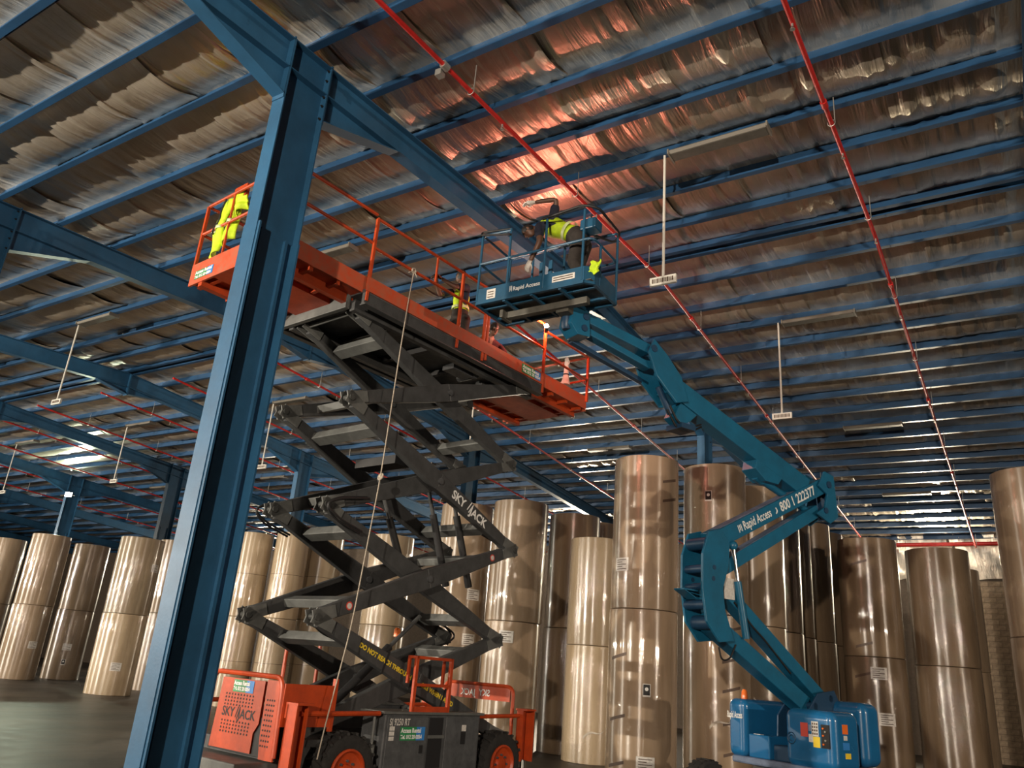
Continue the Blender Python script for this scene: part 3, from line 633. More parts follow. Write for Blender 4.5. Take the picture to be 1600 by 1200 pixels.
# platform: dark main deck frame, orange decks and rails
X0, X1, DZ = -1.02, 0.95, 6.70
m = MB(); m.b2((X0, -2.08, DZ-0.05), (X1, 2.2, DZ)); deck = m.build('main_deck', 'darkgrey', LIFT)
for x in (X0+0.03, X1-0.03):
    m = MB(); m.b2((x-0.03, -2.08, DZ-0.22), (x+0.03, 2.2, DZ-0.05)); m.b2((x-0.06, -2.08, DZ-0.24), (x+0.06, 2.2, DZ-0.22)); m.build('side_channel', 'arm', deck, bevel=0.006)
for x in (X0+0.28, X1-0.28):
    m = MB(); m.b2((x-0.05, -2.05, DZ-0.27), (x+0.05, 2.2, DZ-0.10)); m.build('slide_channel', 'arm', deck)
for y in (-1.1, -0.2, 0.7, 1.6):
    m = MB(); m.b2((X0+0.05, y-0.04, DZ-0.16), (X1-0.05, y+0.04, DZ-0.06)); m.build('joist', 'black', deck)
m = MB(); m.b2((X0, -2.14, DZ-0.24), (X1-0.32, -2.06, DZ-0.02)); m.build('end_beam', 'cross', deck, bevel=0.008)
m = MB(); m.tube([(-0.55, -1.9, DZ-0.20), (0.55, -1.9, DZ-0.20)], 0.035, 10); m.build('roller_shaft', 'cross', deck, smooth=True)
m = MB(); m.box((0.35, 0.6, DZ-0.22), (0.25, 0.5, 0.10)); m.tube([(0.1, 0.9, DZ-0.2), (0.5, 0.9, DZ-0.2)], 0.07, 10); m.tube([(0.3, 1.2, DZ-0.25), (0.3, 1.55, DZ-0.25)], 0.08, 10); m.build('deck_valve', 'darkgrey', deck, smooth=True)
# orange toe board along both long sides of the main deck
for x in (X0-0.012, X1+0.012):
    m = MB(); m.b2((x-0.012, -2.08, DZ-0.03), (x+0.012, 2.2, DZ+0.19)); tb = m.build('toe_board', 'orange_worn', LIFT)
    if x > 0:
        m = MB(); m.b2((x+0.013, 1.55, DZ+0.0), (x+0.016, 1.93, DZ+0.16)); sk = m.build('hire_sticker', 'green', tb); m = MB(); m.b2((x+0.0135, 1.93, DZ+0.0), (x+0.0165, 2.1, DZ+0.16)); m.build('sticker_field', 'skyblue', sk)
        text_part('Access Rental', 0.085, (x+0.017, 1.57, DZ+0.09), (0, 1, 0), (0, 0, 1), 'white', sk, bold=0.003); text_part('Tel. 012 20 0054', 0.075, (x+0.017, 1.57, DZ+0.02), (0, 1, 0), (0, 0, 1), 'white', sk, bold=0.003)
def extension(y0, y1, xa, xb, near):
    zt = DZ+0.22; zb = DZ-0.06
    s = -1 if near else 1
    m = MB(); m.b2((xa, min(y0, y1), DZ-0.03), (xb, max(y0, y1), DZ+0.0)); ex = m.build('extension_deck', 'orange', LIFT)
    for x in (xa, xb): m = MB(); m.b2((x-0.012, min(y0, y1), zb+0.02), (x+0.012, max(y0, y1), zt)); m.build('toe_board', 'orange_worn', ex)
    m = MB(); m.b2((xa, y1-0.015, zb-(0.04 if near else 0.02)), (xb, y1+0.015, zt+(0.02 if near else 0))); eb = m.build('toe_board', 'orange_worn', ex)
    if near:
        m = MB(); m.b2((xa+0.14, y1-0.019, DZ-0.03), (xa+0.45, y1-0.0155, DZ+0.10)); sk = m.build('hire_sticker', 'green', eb); m = MB(); m.b2((xa+0.45, y1-0.0195, DZ-0.03), (xa+0.60, y1-0.0155, DZ+0.10)); m.build('sticker_field', 'skyblue', sk)
        text_part('Access Rental', 0.075, (xa+0.15, y1-0.021, DZ+0.045), (1, 0, 0), (0, 0, 1), 'white', sk, bold=0.003); text_part('Tel. 012 20 0054', 0.06, (xa+0.15, y1-0.021, DZ-0.02), (1, 0, 0), (0, 0, 1), 'white', sk, bold=0.003)
    for x in (xa+0.30, xb-0.30):
        m = MB(); m.b2((x-0.045, min(y0, y1), DZ-0.16), (x+0.045, max(y0, y1), DZ-0.03)); m.build('slide_beam', 'orange', ex)
    n = 3
    for i in range(1, n+1):
        y = y0+(y1-y0)*i/(n+0.3); m = MB(); m.b2((xa+0.03, y-0.03, DZ-0.09), (xb-0.03, y+0.03, DZ-0.03)); m.build('rib', 'orange', ex)
    m = MB(); m.b2((xa+0.62, min(y0, y1), DZ-0.10), (xb-0.62, max(y0, y1), DZ-0.03)); m.build('center_rib', 'orange', ex)
    return ex
EXN = extension(-2.02, -3.56, X0-0.16, X1-0.08, True); EXF = extension(2.15, 3.68, X0-0.02, X1-0.03, False)
# guard rails
RT, RM = 7.86, 7.38
def rail(pts, r=0.024, name='guard_rail', parent=LIFT, mt='orange'):
    m = MB(); m.tube(pts, r, 8); return m.build(name, mt, parent, smooth=True)
def post(x, y, z0, z1, parent=LIFT, w=0.045): m = MB(); m.b2((x-w/2, y-w/2, z0), (x+w/2, y+w/2, z1)); return m.build('rail_post', 'orange', parent, bevel=0.005)
for x in (X0, X1):
    rail([(x, -2.05, RT), (x, 2.2, RT)]); rail([(x, -2.05, RM), (x, 2.2, RM)])
    for y in (-2.05, -0.13, 0.50, 2.20): post(x, y, DZ-0.18, RT if y != 0.50 else RT)
    post(x, 0.58, DZ-0.14, RM)
    post(x, -0.75, RM, RT, w=0.03)
def ext_rails(y0, y1, xa, xb, top):
    rail(fillet([(xa, y0, top), (xa, y1, top), (xb, y1, top), (xb, y0, top)], 0.05)); rail(fillet([(xa, y0, top-0.48), (xa, y1, top-0.48), (xb, y1, top-0.48), (xb, y0, top-0.48)], 0.04))
    for x in (xa, xb): post(x, y1, DZ+0.1, top)
    post((xa+xb)/2-0.35, y1, DZ+0.2, top, w=0.03)
ext_rails(-2.05, -3.55, X0-0.14, X1-0.03, 7.94); ext_rails(2.22, 3.66, X0+0.02, X1, 7.74)
m = MB(); m.b2((-0.02, -3.50, 7.72), (0.30, -3.42, 8.06)); m.build('control_box', 'orange', LIFT, bevel=0.01)
m = MB(); m.b2((-0.62, -3.50, 7.86), (-0.30, -3.44, 8.10)); m.build('document_plate', 'orange', LIFT, bevel=0.01)
m = MB(); m.b2((X0-0.02, -0.4, RM-0.10), (X0+0.0, 0.2, RT)); m.build('gate_panel', 'orange', LIFT)
m = MB(); m.tube([(0.55, 3.72, 6.62), (0.60, 3.78, 6.60), (0.57, 3.80, 6.56), (0.53, 3.74, 6.57)], 0.012, 6, closed=True); m.build('tie_ring', 'galv', LIFT, smooth=True)

# chassis
m = MB(); m.b2((-0.78, -2.2, 0.42), (0.78, 2.2, 0.72)); ch = m.build('chassis', 'darkgrey', LIFT, bevel=0.02)
m = MB(); m.b2((-0.85, -2.05, 0.72), (-0.52, 2.05, 0.80)); m.b2((0.52, -2.05, 0.72), (0.85, 2.05, 0.80)); m.build('slide_track', 'arm', ch)
m = MB(); m.b2((-0.95, -2.75, 0.40), (0.80, -2.15, 0.56)); m.build('counterweight_tray', 'cross', ch, bevel=0.02)
for s in (1, -1):
    # side cabinet with doors
    m = MB(); m.b2((s*0.62, -0.78, 0.38), (s*1.05, 1.12, 1.12)); cb = m.build('cabinet', 'darkgrey', LIFT, bevel=0.015)
    m = MB(); m.b2((s*0.60, -0.84, 1.12), (s*1.09, 1.16, 1.15)); m.build('cabinet_lid', 'cross', cb)
    m = MB(); m.b2((s*1.05, -0.74, 0.42), (s*1.065, 0.02, 1.09)); d1 = m.build('cabinet_door', 'darkgrey', cb, bevel=0.006)
    m = MB(); m.b2((s*1.05, 0.38, 0.42), (s*1.065, 1.08, 1.10)); d2 = m.build('cabinet_door', 'darkgrey', cb, bevel=0.006)
    m = MB(); m.b2((s*1.048, 0.05, 0.45), (s*1.052, 0.33, 1.08)); m.build('recess', 'black', cb)
    m = MB(); m.b2((s*1.05, 0.03, 0.82), (s*1.07, 0.36, 0.86)); m.build('recess_bar', 'cross', cb)
    m = MB(); m.b2((s*1.066, 0.70, 0.74), (s*1.07, 0.80, 0.90)); lt = m.build('latch', 'black', d2); m = MB(); m.b2((s*1.066, 0.71, 0.91), (s*1.071, 0.80, 0.99)); m.build('latch_sticker', 'sticker', lt)
    m = MB(); m.b2((s*1.066, -0.12, 0.64), (s*1.075, -0.06, 0.74)); m.build('latch', 'black', d1)
    if s == 1:
        text_part('SJ 9250 RT', 0.115, (1.067, -0.71, 0.985), (0, 1, 0), (0, 0, 1), 'sticker', d1, squash=0.72, bold=0.002)
        m = MB(); m.b2((1.0655, -0.50, 0.80), (1.068, -0.20, 0.965)); sk = m.build('hire_sticker', 'green', d1); m = MB(); m.b2((1.0655, -0.20, 0.80), (1.0685, -0.04, 0.965)); m.build('sticker_field', 'skyblue', sk)
        text_part('Access Rental', 0.078, (1.069, -0.49, 0.895), (0, 1, 0), (0, 0, 1), 'white', sk, bold=0.003, squash=0.85); text_part('Tel. 012 20 0054', 0.068, (1.069, -0.49, 0.82), (0, 1, 0), (0, 0, 1), 'white', sk, bold=0.003, squash=0.85)
        for z in (0.80, 0.86, 0.92): m = MB(); m.b2((1.0655, -0.70, z), (1.0675, -0.61, z+0.05)); m.build('sticker', 'sticker', d1)
    # orange rails between posts and cabinet
    for ya, yb in ((-2.12, -0.86), (1.12, 2.12)): rail([(s*1.02, ya, 1.10), (s*1.02, yb, 1.12)], 0.03, 'bumper_rail', LIFT)
    # corner posts: channel with hood
    for y, sy in ((-2.18, -1), (2.20, 1)):
        m = MB(); m.b2((s*0.98, y-0.11, 0.48), (s*1.0, y+0.11, 1.22)); m.b2((s*0.98, y+sy*0.09, 0.48), (s*1.16, y+sy*0.11, 1.22)); m.b2((s*0.98, y-sy*0.11, 0.48), (s*1.10, y-sy*0.09, 1.22)); m.b2((s*0.96, y-0.12, 1.20), (s*1.18, y+0.12, 1.225))
        if sy < 0: m.prism([(s*0.98, y-0.112, 1.22), (s*0.80, y-0.112, 1.22), (s*0.92, y-0.112, 1.05), (s*0.98, y-0.112, 1.05)], (0, 0.02, 0))
        pst = m.build('outrigger_post', 'orange', LIFT)
        m = MB(); m.tube([(s*1.06, y, 0.10), (s*1.06, y, 0.50)], 0.045, 10); m.build('outrigger_leg', 'chrome', pst, smooth=True)
        m = MB(); m.lathe([(0.13, 0.0), (0.13, 0.03), (0.05, 0.10)], 14, (s*1.06, y, 0.0)); m.build('outrigger_pad', 'darkgrey', pst, smooth=True)
# wheels
def wheel(x, y, s):
    r, wd = 0.45, 0.32
    m = MB(); m.lathe([(0.26, -wd/2+0.03), (0.36, -wd/2), (r-0.03, -wd/2+0.02), (r-0.02, 0), (r-0.03, wd/2-0.02), (0.36, wd/2), (0.26, wd/2-0.03)], 40, (x, y, r), (1, 0, 0), cap=False); w_ = m.build('wheel', 'rubber', LIFT, smooth=True)
    t = MB()
    for i in range(20):
        a = 2*math.pi*i/20
        for k in (-1, 1):
            aa = a+(0.08 if k > 0 else -0.08); c = Vector((x+k*0.075, y+math.cos(aa)*(r-0.012), r+math.sin(aa)*(r-0.012)))
            d, _, _ = frame_of((k*0.16, -math.sin(aa)*0.06, math.cos(aa)*0.06)); t.beam(c-d*0.085, c+d*0.085, 0.035, 0.035, up=(0, math.cos(aa), math.sin(aa)))
    t.build('tread', 'rubber', w_)
    h = MB(); xo = x+s*wd/2; h.lathe([(0.27, -0.02), (0.27, -0.0), (0.245, 0.005), (0.225, -0.03), (0.10, -0.06), (0.085, -0.02), (0.0, -0.015)], 32, (xo, y, r), (s, 0, 0), cap=False); rim = h.build('rim', 'orange', w_, smooth=True)
    for i in range(8):
        a = i*math.pi/4; b = MB(); b.lathe([(0.016, 0), (0.016, 0.03)], 6, (xo-s*0.055, y+0.13*math.cos(a), r+0.13*math.sin(a)), (s, 0, 0)); b.build('wheel_nut', 'darkgrey', rim)
for x, s in ((0.93, 1), (-0.93, -1)):
    for y in (-1.33, 1.68): wheel(x, y, s)
for y in (-1.33, 1.68): m = MB(); m.tube([(-0.8, y, 0.45), (0.8, y, 0.45)], 0.09, 10); m.build('axle', 'black', LIFT, smooth=True)
m = MB(); m.tube([(1.0, -0.92, 0.42), (1.0, -0.92, 0.75)], 0.045, 10); m.tube([(1.0, -0.92, 0.75), (1.0, -0.92, 1.08)], 0.018, 8); m.build('levelling_ram', 'cross', LIFT, smooth=True)
# engine tray at the near end: perforated orange panel inside a bent bar
pl = [(-0.36, 0.62), (-0.30, 1.42), (0.58, 1.42), (0.58, 0.95), (0.50, 0.84), (0.50, 0.62)]
m = MB(); m.prism([(a, -2.36, b) for a, b in pl], (0, 0.03, 0)); ep = m.build('engine_panel', 'orange', LIFT)
m = MB(); m.b2((-0.36, -2.34, 0.60), (0.82, -2.05, 1.02)); m.build('engine_block', 'black', LIFT)
m = MB(); m.tube(fillet([(-0.62, -2.33, 0.60), (-0.56, -2.33, 1.48), (0.88, -2.33, 1.48), (0.92, -2.33, 0.62)], 0.14), 0.03, 8); gb = m.build('guard_bar', 'orange', LIFT, smooth=True)
m = MB(); m.b2((-0.64, -2.345, 0.62), (-0.50, -2.325, 1.40)); m.build('guard_plate', 'orange', gb)
m = MB(); m.prism([(0.60, -2.345, 1.44), (0.88, -2.345, 1.44), (0.92, -2.345, 0.58), (0.66, -2.345, 0.58), (0.62, -2.345, 0.80)], (0, 0.02, 0)); gp2 = m.build('guard_plate', 'orange', gb)
m = MB(); m.b2((0.92, -2.33, 0.95), (0.94, -1.55, 1.42)); m.b2((0.90, -1.60, 0.9), (0.95, -1.55, 1.5)); m.build('guard_side', 'orange', gb)
hole = MB().lathe([(0.012, 0), (0.012, 0.003)], 8, (0, 0, 0), (0, -1, 0)).mesh('vent_hole', 'black')
for r_, z in enumerate((1.235, 1.195, 1.155, 1.115, 0.93, 0.89, 0.85, 0.81)):
    for c in range(10): link('vent_hole', hole, ep, (-0.17+c*0.062, -2.361, z-0.004*c*0))
for r_ in range(10):
    for c in range(4): link('vent_hole', hole, gp2, (0.66+c*0.045, -2.346, 1.22-r_*0.055))
for r_ in range(12): link('vent_hole', hole, gb, (-0.575, -2.346, 1.25-r_*0.05)); link('vent_hole', hole, gb, (-0.54, -2.346, 1.22-r_*0.05))
text_part('SKY', 0.15, (-0.20, -2.362, 0.985), (1, 0, 0), (0, 0, 1), 'black', ep, bold=0.003); text_part('JACK', 0.15, (0.145, -2.362, 0.975), (1, 0, 0), (0, 0, 1), 'black', ep, bold=0.003)
m = MB(); m.beam((0.09, -2.362, 0.98), (0.13, -2.362, 1.10), 0.002, 0.014, up=(1, 0, 0)); m.beam((0.12, -2.362, 0.96), (0.165, -2.362, 1.10), 0.002, 0.014, up=(1, 0, 0)); m.build('lettering', 'black', ep)
m = MB(); m.b2((-0.05, -2.364, 1.265), (0.22, -2.3605, 1.405)); sk = m.build('hire_sticker', 'green', ep); m = MB(); m.b2((0.22, -2.3645, 1.265), (0.37, -2.3605, 1.405)); m.build('sticker_field', 'skyblue', sk)
text_part('Access Rental', 0.068, (-0.04, -2.366, 1.345), (1, 0, 0), (0, 0, 1), 'white', sk, bold=0.003, squash=0.85); text_part('Tel. 012 20 0054', 0.058, (-0.04, -2.366, 1.285), (1, 0, 0), (0, 0, 1), 'white', sk, bold=0.003, squash=0.85)
# far end guard with reversed lettering, entry frame at the side
m = MB(); m.tube(fillet([(-0.80, 2.32, 0.60), (-0.80, 2.32, 1.52), (0.70, 2.32, 1.52), (0.70, 2.32, 0.60)], 0.14), 0.03, 8); fg = m.build('guard_bar', 'orange', LIFT, smooth=True)
m = MB(); m.b2((-0.74, 2.31, 1.29), (0.64, 2.33, 1.50)); fp = m.build('guard_plate', 'orange', fg)
text_part('SKY', 0.14, (0.22, 2.308, 1.345), (1, 0, 0), (0, 0, 1), 'white', fp, mirror=True, bold=0.003); text_part('JACK', 0.14, (-0.10, 2.308, 1.335), (1, 0, 0), (0, 0, 1), 'white', fp, mirror=True, bold=0.003)
lf = MB()
for y in (-0.33, 0.37): lf.b2((1.04, y-0.03, 1.14), (1.08, y+0.03, 1.86)); lf.b2((0.90, y-0.02, 1.50), (0.94, y+0.02, 1.86))
lf.b2((1.04, -0.33, 1.14), (1.08, 0.37, 1.22)); lf.b2((1.04, -0.33, 1.47), (1.08, 0.37, 1.51)); lf.b2((1.04, -0.33, 1.82), (1.08, 0.37, 1.86))
for y in (-0.33, 0.37): lf.b2((0.90, y-0.02, 1.82), (1.08, y+0.02, 1.86))
lf.build('entry_frame', 'orange', LIFT, bevel=0.006)
for y in (-0.95, -0.35): rail([(-1.0, y, 1.12), (-1.0, y, 1.95)], 0.028, 'entry_frame')
rail([(-1.0, -0.95, 1.95), (-1.0, -0.35, 1.95)], 0.028, 'entry_frame')
m = MB(); m.lathe([(0.05, 0), (0.05, 0.10), (0.03, 0.13)], 12, (-0.1, 0.35, 2.12)); m.build('beacon', 'amber', LIFT, smooth=True)

def lift_w(x, y, z): # lift frame -> world
    a = math.radians(6); return Vector((-8.15+x*math.cos(a)+y*math.sin(a), 9.4-x*math.sin(a)+y*math.cos(a), z))
# rope hanging from the platform rail down to the chassis
pts = [lift_w(*p) for p in ((0.99, -1.26, 7.36), (1.0, -1.30, 6.9), (1.03, -1.36, 5.88), (1.04, -1.41, 4.11), (1.08, -1.59, 2.12), (1.10, -1.80, 0.95), (1.12, -1.86, 0.62))]
rroot = empty('rope', pts[-1]); tag(rroot, 'thin pale rope hanging from the orange platform rail past the arms', 'rope')
m = MB(); m.tube([p-pts[-1] for p in fillet(pts, 0.3)], 0.0085, 7); m.build('rope_line', 'rope', rroot, smooth=True)
k = pts[3]-pts[-1]; m = MB(); m.tube([k+Vector((0.035*math.cos(a), 0.035*math.sin(a)*0.5, 0.045*math.sin(a))) for a in [i*math.pi/5 for i in range(10)]], 0.014, 6, closed=True); m.sphere(k, 0.028, 5); m.build('knot', 'rope', rroot, smooth=True)
k = pts[0]-pts[-1]; m = MB(); m.tube([k+Vector((0, 0.04*math.cos(a), 0.04*math.sin(a))) for a in [i*math.pi/5 for i in range(10)]], 0.013, 6, closed=True); m.tube([k, k+Vector((0.06, 0.02, -0.12))], 0.008, 5); m.tube([k, k+Vector((0.03, -0.14, -0.10))], 0.008, 5); m.build('knot', 'rope', rroot, smooth=True)

# ------------------------------------------------------------------ articulated boom lift
BA = math.radians(-114.10)
BOOM = empty('boom_lift', (-3.2, 13.0, 0), BA); tag(BOOM, 'blue articulated boom lift carrying a work basket', 'boom lift')
def bw(x, y, z): return Vector((-3.2+x*math.cos(BA)-y*math.sin(BA), 13.0+x*math.sin(BA)+y*math.cos(BA), z))
def inv_bw(X, Y, Z): a = X+3.2; b = Y-13.0; return Vector((a*math.cos(BA)+b*math.sin(BA), -a*math.sin(BA)+b*math.cos(BA), Z))
def arm(name, a, b, w_, h, mt='boom', parent=BOOM, y=0.0, h1=None, bevel=0.012):
    m = MB(); m.beam((a[0], y, a[1]), (b[0], y, b[1]), w_, h, h1=h1); return m.build(name, mt, parent, bevel=bevel)
def sideplate(name, poly, y0, y1, mt='boom', parent=BOOM, bevel=0.008):
    m = MB(); m.prism([(x, y0, z) for x, z in poly], (0, y1-y0, 0)); return m.build(name, mt, parent, bevel=bevel)
def pin(x, z, r=0.05, w_=0.5, mt='boom_dark', parent=BOOM):
    m = MB(); m.tube([(x, -w_/2, z), (x, w_/2, z)], r, 12); return m.build('pivot_pin', mt, parent, smooth=True)
# chassis and wheels
m = MB(); m.b2((-0.85, -0.62, 0.34), (0.85, 0.62, 0.62)); bc = m.build('chassis', 'cover', BOOM, bevel=0.04)
m = MB(); m.b2((-1.0, -0.75, 0.30), (-0.75, 0.75, 0.50)); m.b2((0.75, -0.75, 0.30), (1.0, 0.75, 0.50)); m.build('axle_beam', 'boom', bc, bevel=0.02)
m = MB(); m.lathe([(0.55, 0.62), (0.55, 0.74)], 28); m.build('slew_ring', 'mesh_floor', bc, smooth=True)
for x in (-0.88, 0.88):
    for s in (-1, 1):
        y = s*0.86; r = 0.38
        m = MB(); m.lathe([(0.20, -0.12), (0.33, -0.13), (r-0.015, -0.10), (r, 0), (r-0.015, 0.10), (0.33, 0.13), (0.20, 0.12)], 36, (x, y, r), (0, 1, 0), cap=False); wh = m.build('wheel', 'rubber', BOOM, smooth=True)
        t = MB()
        for i in range(26):
            a = 2*math.pi*i/26
            for k in (-1, 1):
                c = Vector((x+math.cos(a+k*0.06)*(r-0.006), y+k*0.055, r+math.sin(a+k*0.06)*(r-0.006))); t.beam(c-Vector((0, 0.045, 0)), c+Vector((0, 0.045, 0)), 0.04, 0.022, up=(math.cos(a), 0, math.sin(a)))
        t.build('tread', 'rubber', wh)
        m = MB(); m.lathe([(0.21, -0.02), (0.19, 0.01), (0.12, -0.03), (0.07, 0.0), (0.0, 0.0)], 24, (x, y+s*0.12, r), (0, s, 0), cap=False); m.build('rim', 'cover', wh, smooth=True)
# turntable with rounded covers
m = MB(); m.b2((-0.95, -0.78, 0.74), (0.40, 0.95, 0.84)); tt = m.build('turntable', 'dust', BOOM, bevel=0.03)
def cover(x0, x1, y0, y1, z0, z1, name, parent, r=0.13):
    m = MB(); m.b2((x0, y0, z0), (x1, y1, z1)); return m.build(name, 'cover', parent, smooth=False, bevel=r, seg=6)
def smooth_all(o): o.data.polygons.foreach_set('use_smooth', [True]*len(o.data.polygons)); o.modifiers['bevel'].harden_normals = True
cR = cover(-0.22, 0.42, 0.20, 1.02, 0.80, 1.58, 'engine_cover', BOOM); cL = cover(-0.85, 0.42, -0.84, -0.50, 0.82, 1.64, 'engine_cover', BOOM, 0.11); cB = cover(-1.15, -0.70, -0.80, 0.75, 0.84, 1.72, 'counterweight_cover', BOOM, 0.14)
for o in (cR, cL, cB): smooth_all(o)
m = MB(); m.b2((-0.6, -0.48, 0.84), (0.36, -0.10, 1.16)); m.build('tank', 'cover', BOOM, bevel=0.02)
m = MB(); m.b2((-0.6, -0.08, 0.84), (0.30, 0.19, 1.05)); m.build('manifold', 'boom_dark', BOOM, bevel=0.02)
m = MB(); m.b2((0.25, -0.40, 1.16), (0.34, -0.28, 1.165)); m.build('sticker', 'sticker', BOOM)
m = MB(); m.lathe([(0.05, 1.64), (0.05, 1.67), (0.042, 1.75), (0.02, 1.775)], 14, (0.22, -0.66, 0)); m.build('beacon', 'amber', BOOM, smooth=True)
# decals and panel on the near cover
def fdec(y0, y1, z0, z1, mt, x=0.4215, parent=cR, name='decal'): m = MB(); m.b2((x, y0, z0), (x+0.003, y1, z1)); return m.build(name, mt, parent)
d1 = fdec(0.50, 0.62, 1.22, 1.40, 'redprint'); fdec(0.63, 0.69, 1.30, 1.38, 'dust'); dw = fdec(0.68, 0.79, 1.24, 1.43, 'sticker'); fdec(0.63, 0.70, 1.16, 1.26, 'sticker'); fdec(0.70, 0.81, 1.10, 1.235, 'yellow')
for i in range(4):
    for j in range(3): m = MB(); m.b2((0.4242, 0.69+j*0.033, 1.26+i*0.042), (0.426, 0.712+j*0.033, 1.285+i*0.042)); m.build('print', 'mark', dw)
m = MB(); m.b2((0.40, 0.83, 1.10), (0.423, 0.955, 1.40)); cp = m.build('control_recess', 'black', cR)
for i, z in enumerate((1.15, 1.20, 1.26, 1.31, 1.35)): m = MB(); m.lathe([(0.012, 0), (0.012, 0.02)], 8, (0.423, 0.87+0.035*(i % 2), z), (1, 0, 0)); m.build('control_knob', 'galv' if i % 2 else 'amber', cp)
def sdec(x0, x1, z0, z1, mt): m = MB(); m.b2((x0, 1.0205, z0), (x1, 1.0235, z1)); m.build('decal', mt, cR)
sdec(0.10, 0.22, 1.30, 1.42, 'amber'); sdec(0.12, 0.20, 1.22, 1.28, 'sticker'); sdec(0.08, 0.22, 1.10, 1.19, 'skyblue'); sdec(0.06, 0.18, 0.99, 1.06, 'yellow')
m = MB(); m.tube([(0.424, 0.34+0.065*math.cos(a), 1.18+0.075*math.sin(a)) for a in [k*math.pi/10 for k in range(20)]], 0.006, 6, closed=True); m.tube([(0.424, 0.34+0.035*math.cos(a), 1.18+0.04*math.sin(a)) for a in [k*math.pi/8 for k in range(14)]], 0.006, 6); m.build('emblem', 'boom_dark', cR)
text_part('Rapid Access', 0.13, (0.4225, -0.83, 1.36), (0, 1, 0), (0, 0, 1), 'white', cL, bold=0.003, squash=0.42)
text_part('Rapid Access', 0.13, (-0.75, -0.8425, 1.36), (-1, 0, 0), (0, 0, 1), 'white', cL, bold=0.003) if False else None
# mast bracket
for y in (-0.24, 0.22): sideplate('mast_plate', [(-1.0, 0.84), (0.05, 0.84), (0.0, 1.45), (-0.35, 1.80), (-0.75, 1.86), (-1.0, 1.5)], y, y+0.03, 'boom_dark')
pin(-0.28, 1.62); pin(-0.66, 1.74)
# lower parallel arms
la = arm('lower_arm', (-0.28, 1.62), (1.78, 2.66), 0.24, 0.24); lb = arm('lower_link', (-0.66, 1.74), (1.42, 3.10), 0.22, 0.20)
m = MB(); m.tube(fillet([(0.1, 0.12, 2.05), (0.7, 0.13, 2.50), (0.9, 0.13, 2.62), (1.3, 0.12, 2.95)], 0.1), 0.014, 6); m.build('hydraulic_hose', 'black', lb, smooth=True)
m = MB(); m.tube(fillet([(1.30, 0.13, 2.36), (1.45, 0.15, 2.15), (1.62, 0.15, 2.12), (1.66, 0.14, 2.30)], 0.1), 0.013, 6); m.build('hydraulic_hose', 'black', la, smooth=True)
# knuckle: two curved plates with spacers
kn = [(1.42, 2.40), (1.72, 2.36), (1.98, 2.62), (2.06, 3.05), (2.05, 3.55), (1.92, 3.88), (1.66, 3.96), (1.48, 3.76), (1.52, 3.42), (1.64, 3.10), (1.60, 2.80)]
for y in (-0.22, 0.18):
    k_ = sideplate('knuckle_plate', kn, y, y+0.04)
    for hx, hz in ((1.82, 3.38), (1.84, 3.22)): m = MB(); m.lathe([(0.035, 0), (0.035, 0.004)], 12, (hx, y+0.041, hz), (0, 1, 0)); m.build('hole', 'boom_dark', k_)
for x, z, r in ((1.90, 3.72, 0.09), (1.96, 3.35, 0.06), (1.96, 2.85, 0.07), (1.80, 2.62, 0.10), (1.62, 3.70, 0.09), (1.96, 3.10, 0.05)):
    m = MB(); m.tube([(x, -0.19, z), (x, 0.19, z)], r, 12); m.build('spacer', 'boom_dark', BOOM, smooth=True)
m = MB(); m.b2((2.02, -0.10, 3.02), (2.30, 0.10, 3.04)); m.beam((2.28, 0, 3.02), (2.04, 0, 2.92), 0.2, 0.012); m.build('bracket', 'boom', BOOM)
# riser arms
ra = arm('riser_arm', (1.66, 3.80), (-0.92, 5.10), 0.31, 0.25); rb = arm('riser_link', (1.48, 3.42), (-0.80, 4.66), 0.24, 0.20)
for a_, (p, q) in ((ra, ((1.56, 3.99), (-0.20, 4.875))), (rb, ((1.35, 3.60), (-0.15, 4.42)))):
    m = MB(); m.beam((p[0], 0, p[1]+0.004), (q[0], 0, q[1]+0.004), 0.20, 0.006); m.build('dust_film', 'dust', a_)
ud = Vector((-2.58, 0, 1.30)).normalized(); uu = Vector((1.30, 0, 2.58)).normalized()
rp = lambda t: Vector((1.66-2.58*t, 0.157, 3.80+1.30*t))
text_part('Rapid Access', 0.19, rp(0.215)-uu*0.05, ud, uu, 'white', ra, bold=0.003, squash=0.72); text_part('800 1 222377', 0.21, rp(0.555)-uu*0.06, ud, uu, 'white', ra, bold=0.005, squash=0.86)
for k in range(3): # small emblem before the name
    q = rp(0.175+0.012*k); m = MB(); m.beam(q-uu*(0.05-0.02*(k == 1)), q+uu*0.06, 0.003, 0.016, up=ud); m.build('emblem', 'white', ra)
q = rp(0.505); m = MB(); m.tube([q+uu*(0.045*math.sin(a))-ud*(0.045*math.cos(a)) for a in [2.2+k*0.32 for k in range(9)]], 0.012, 6); m.build('phone_symbol', 'white', ra)
# top elbow
for y in (-0.21, 0.17): sideplate('elbow_plate', [(-0.72, 5.06), (-0.90, 5.34), (-1.14, 5.30), (-1.20, 4.60), (-0.98, 4.46), (-0.62, 4.58), (-0.86, 4.72), (-0.94, 4.95)], y, y+0.04)
m = MB(); m.b2((-1.20, -0.18, 4.60), (-1.14, 0.18, 5.24)); m.build('elbow_back', 'boom_dark', BOOM)
pin(-0.98, 5.12, 0.06, 0.46); pin(-0.86, 4.66, 0.05, 0.46)
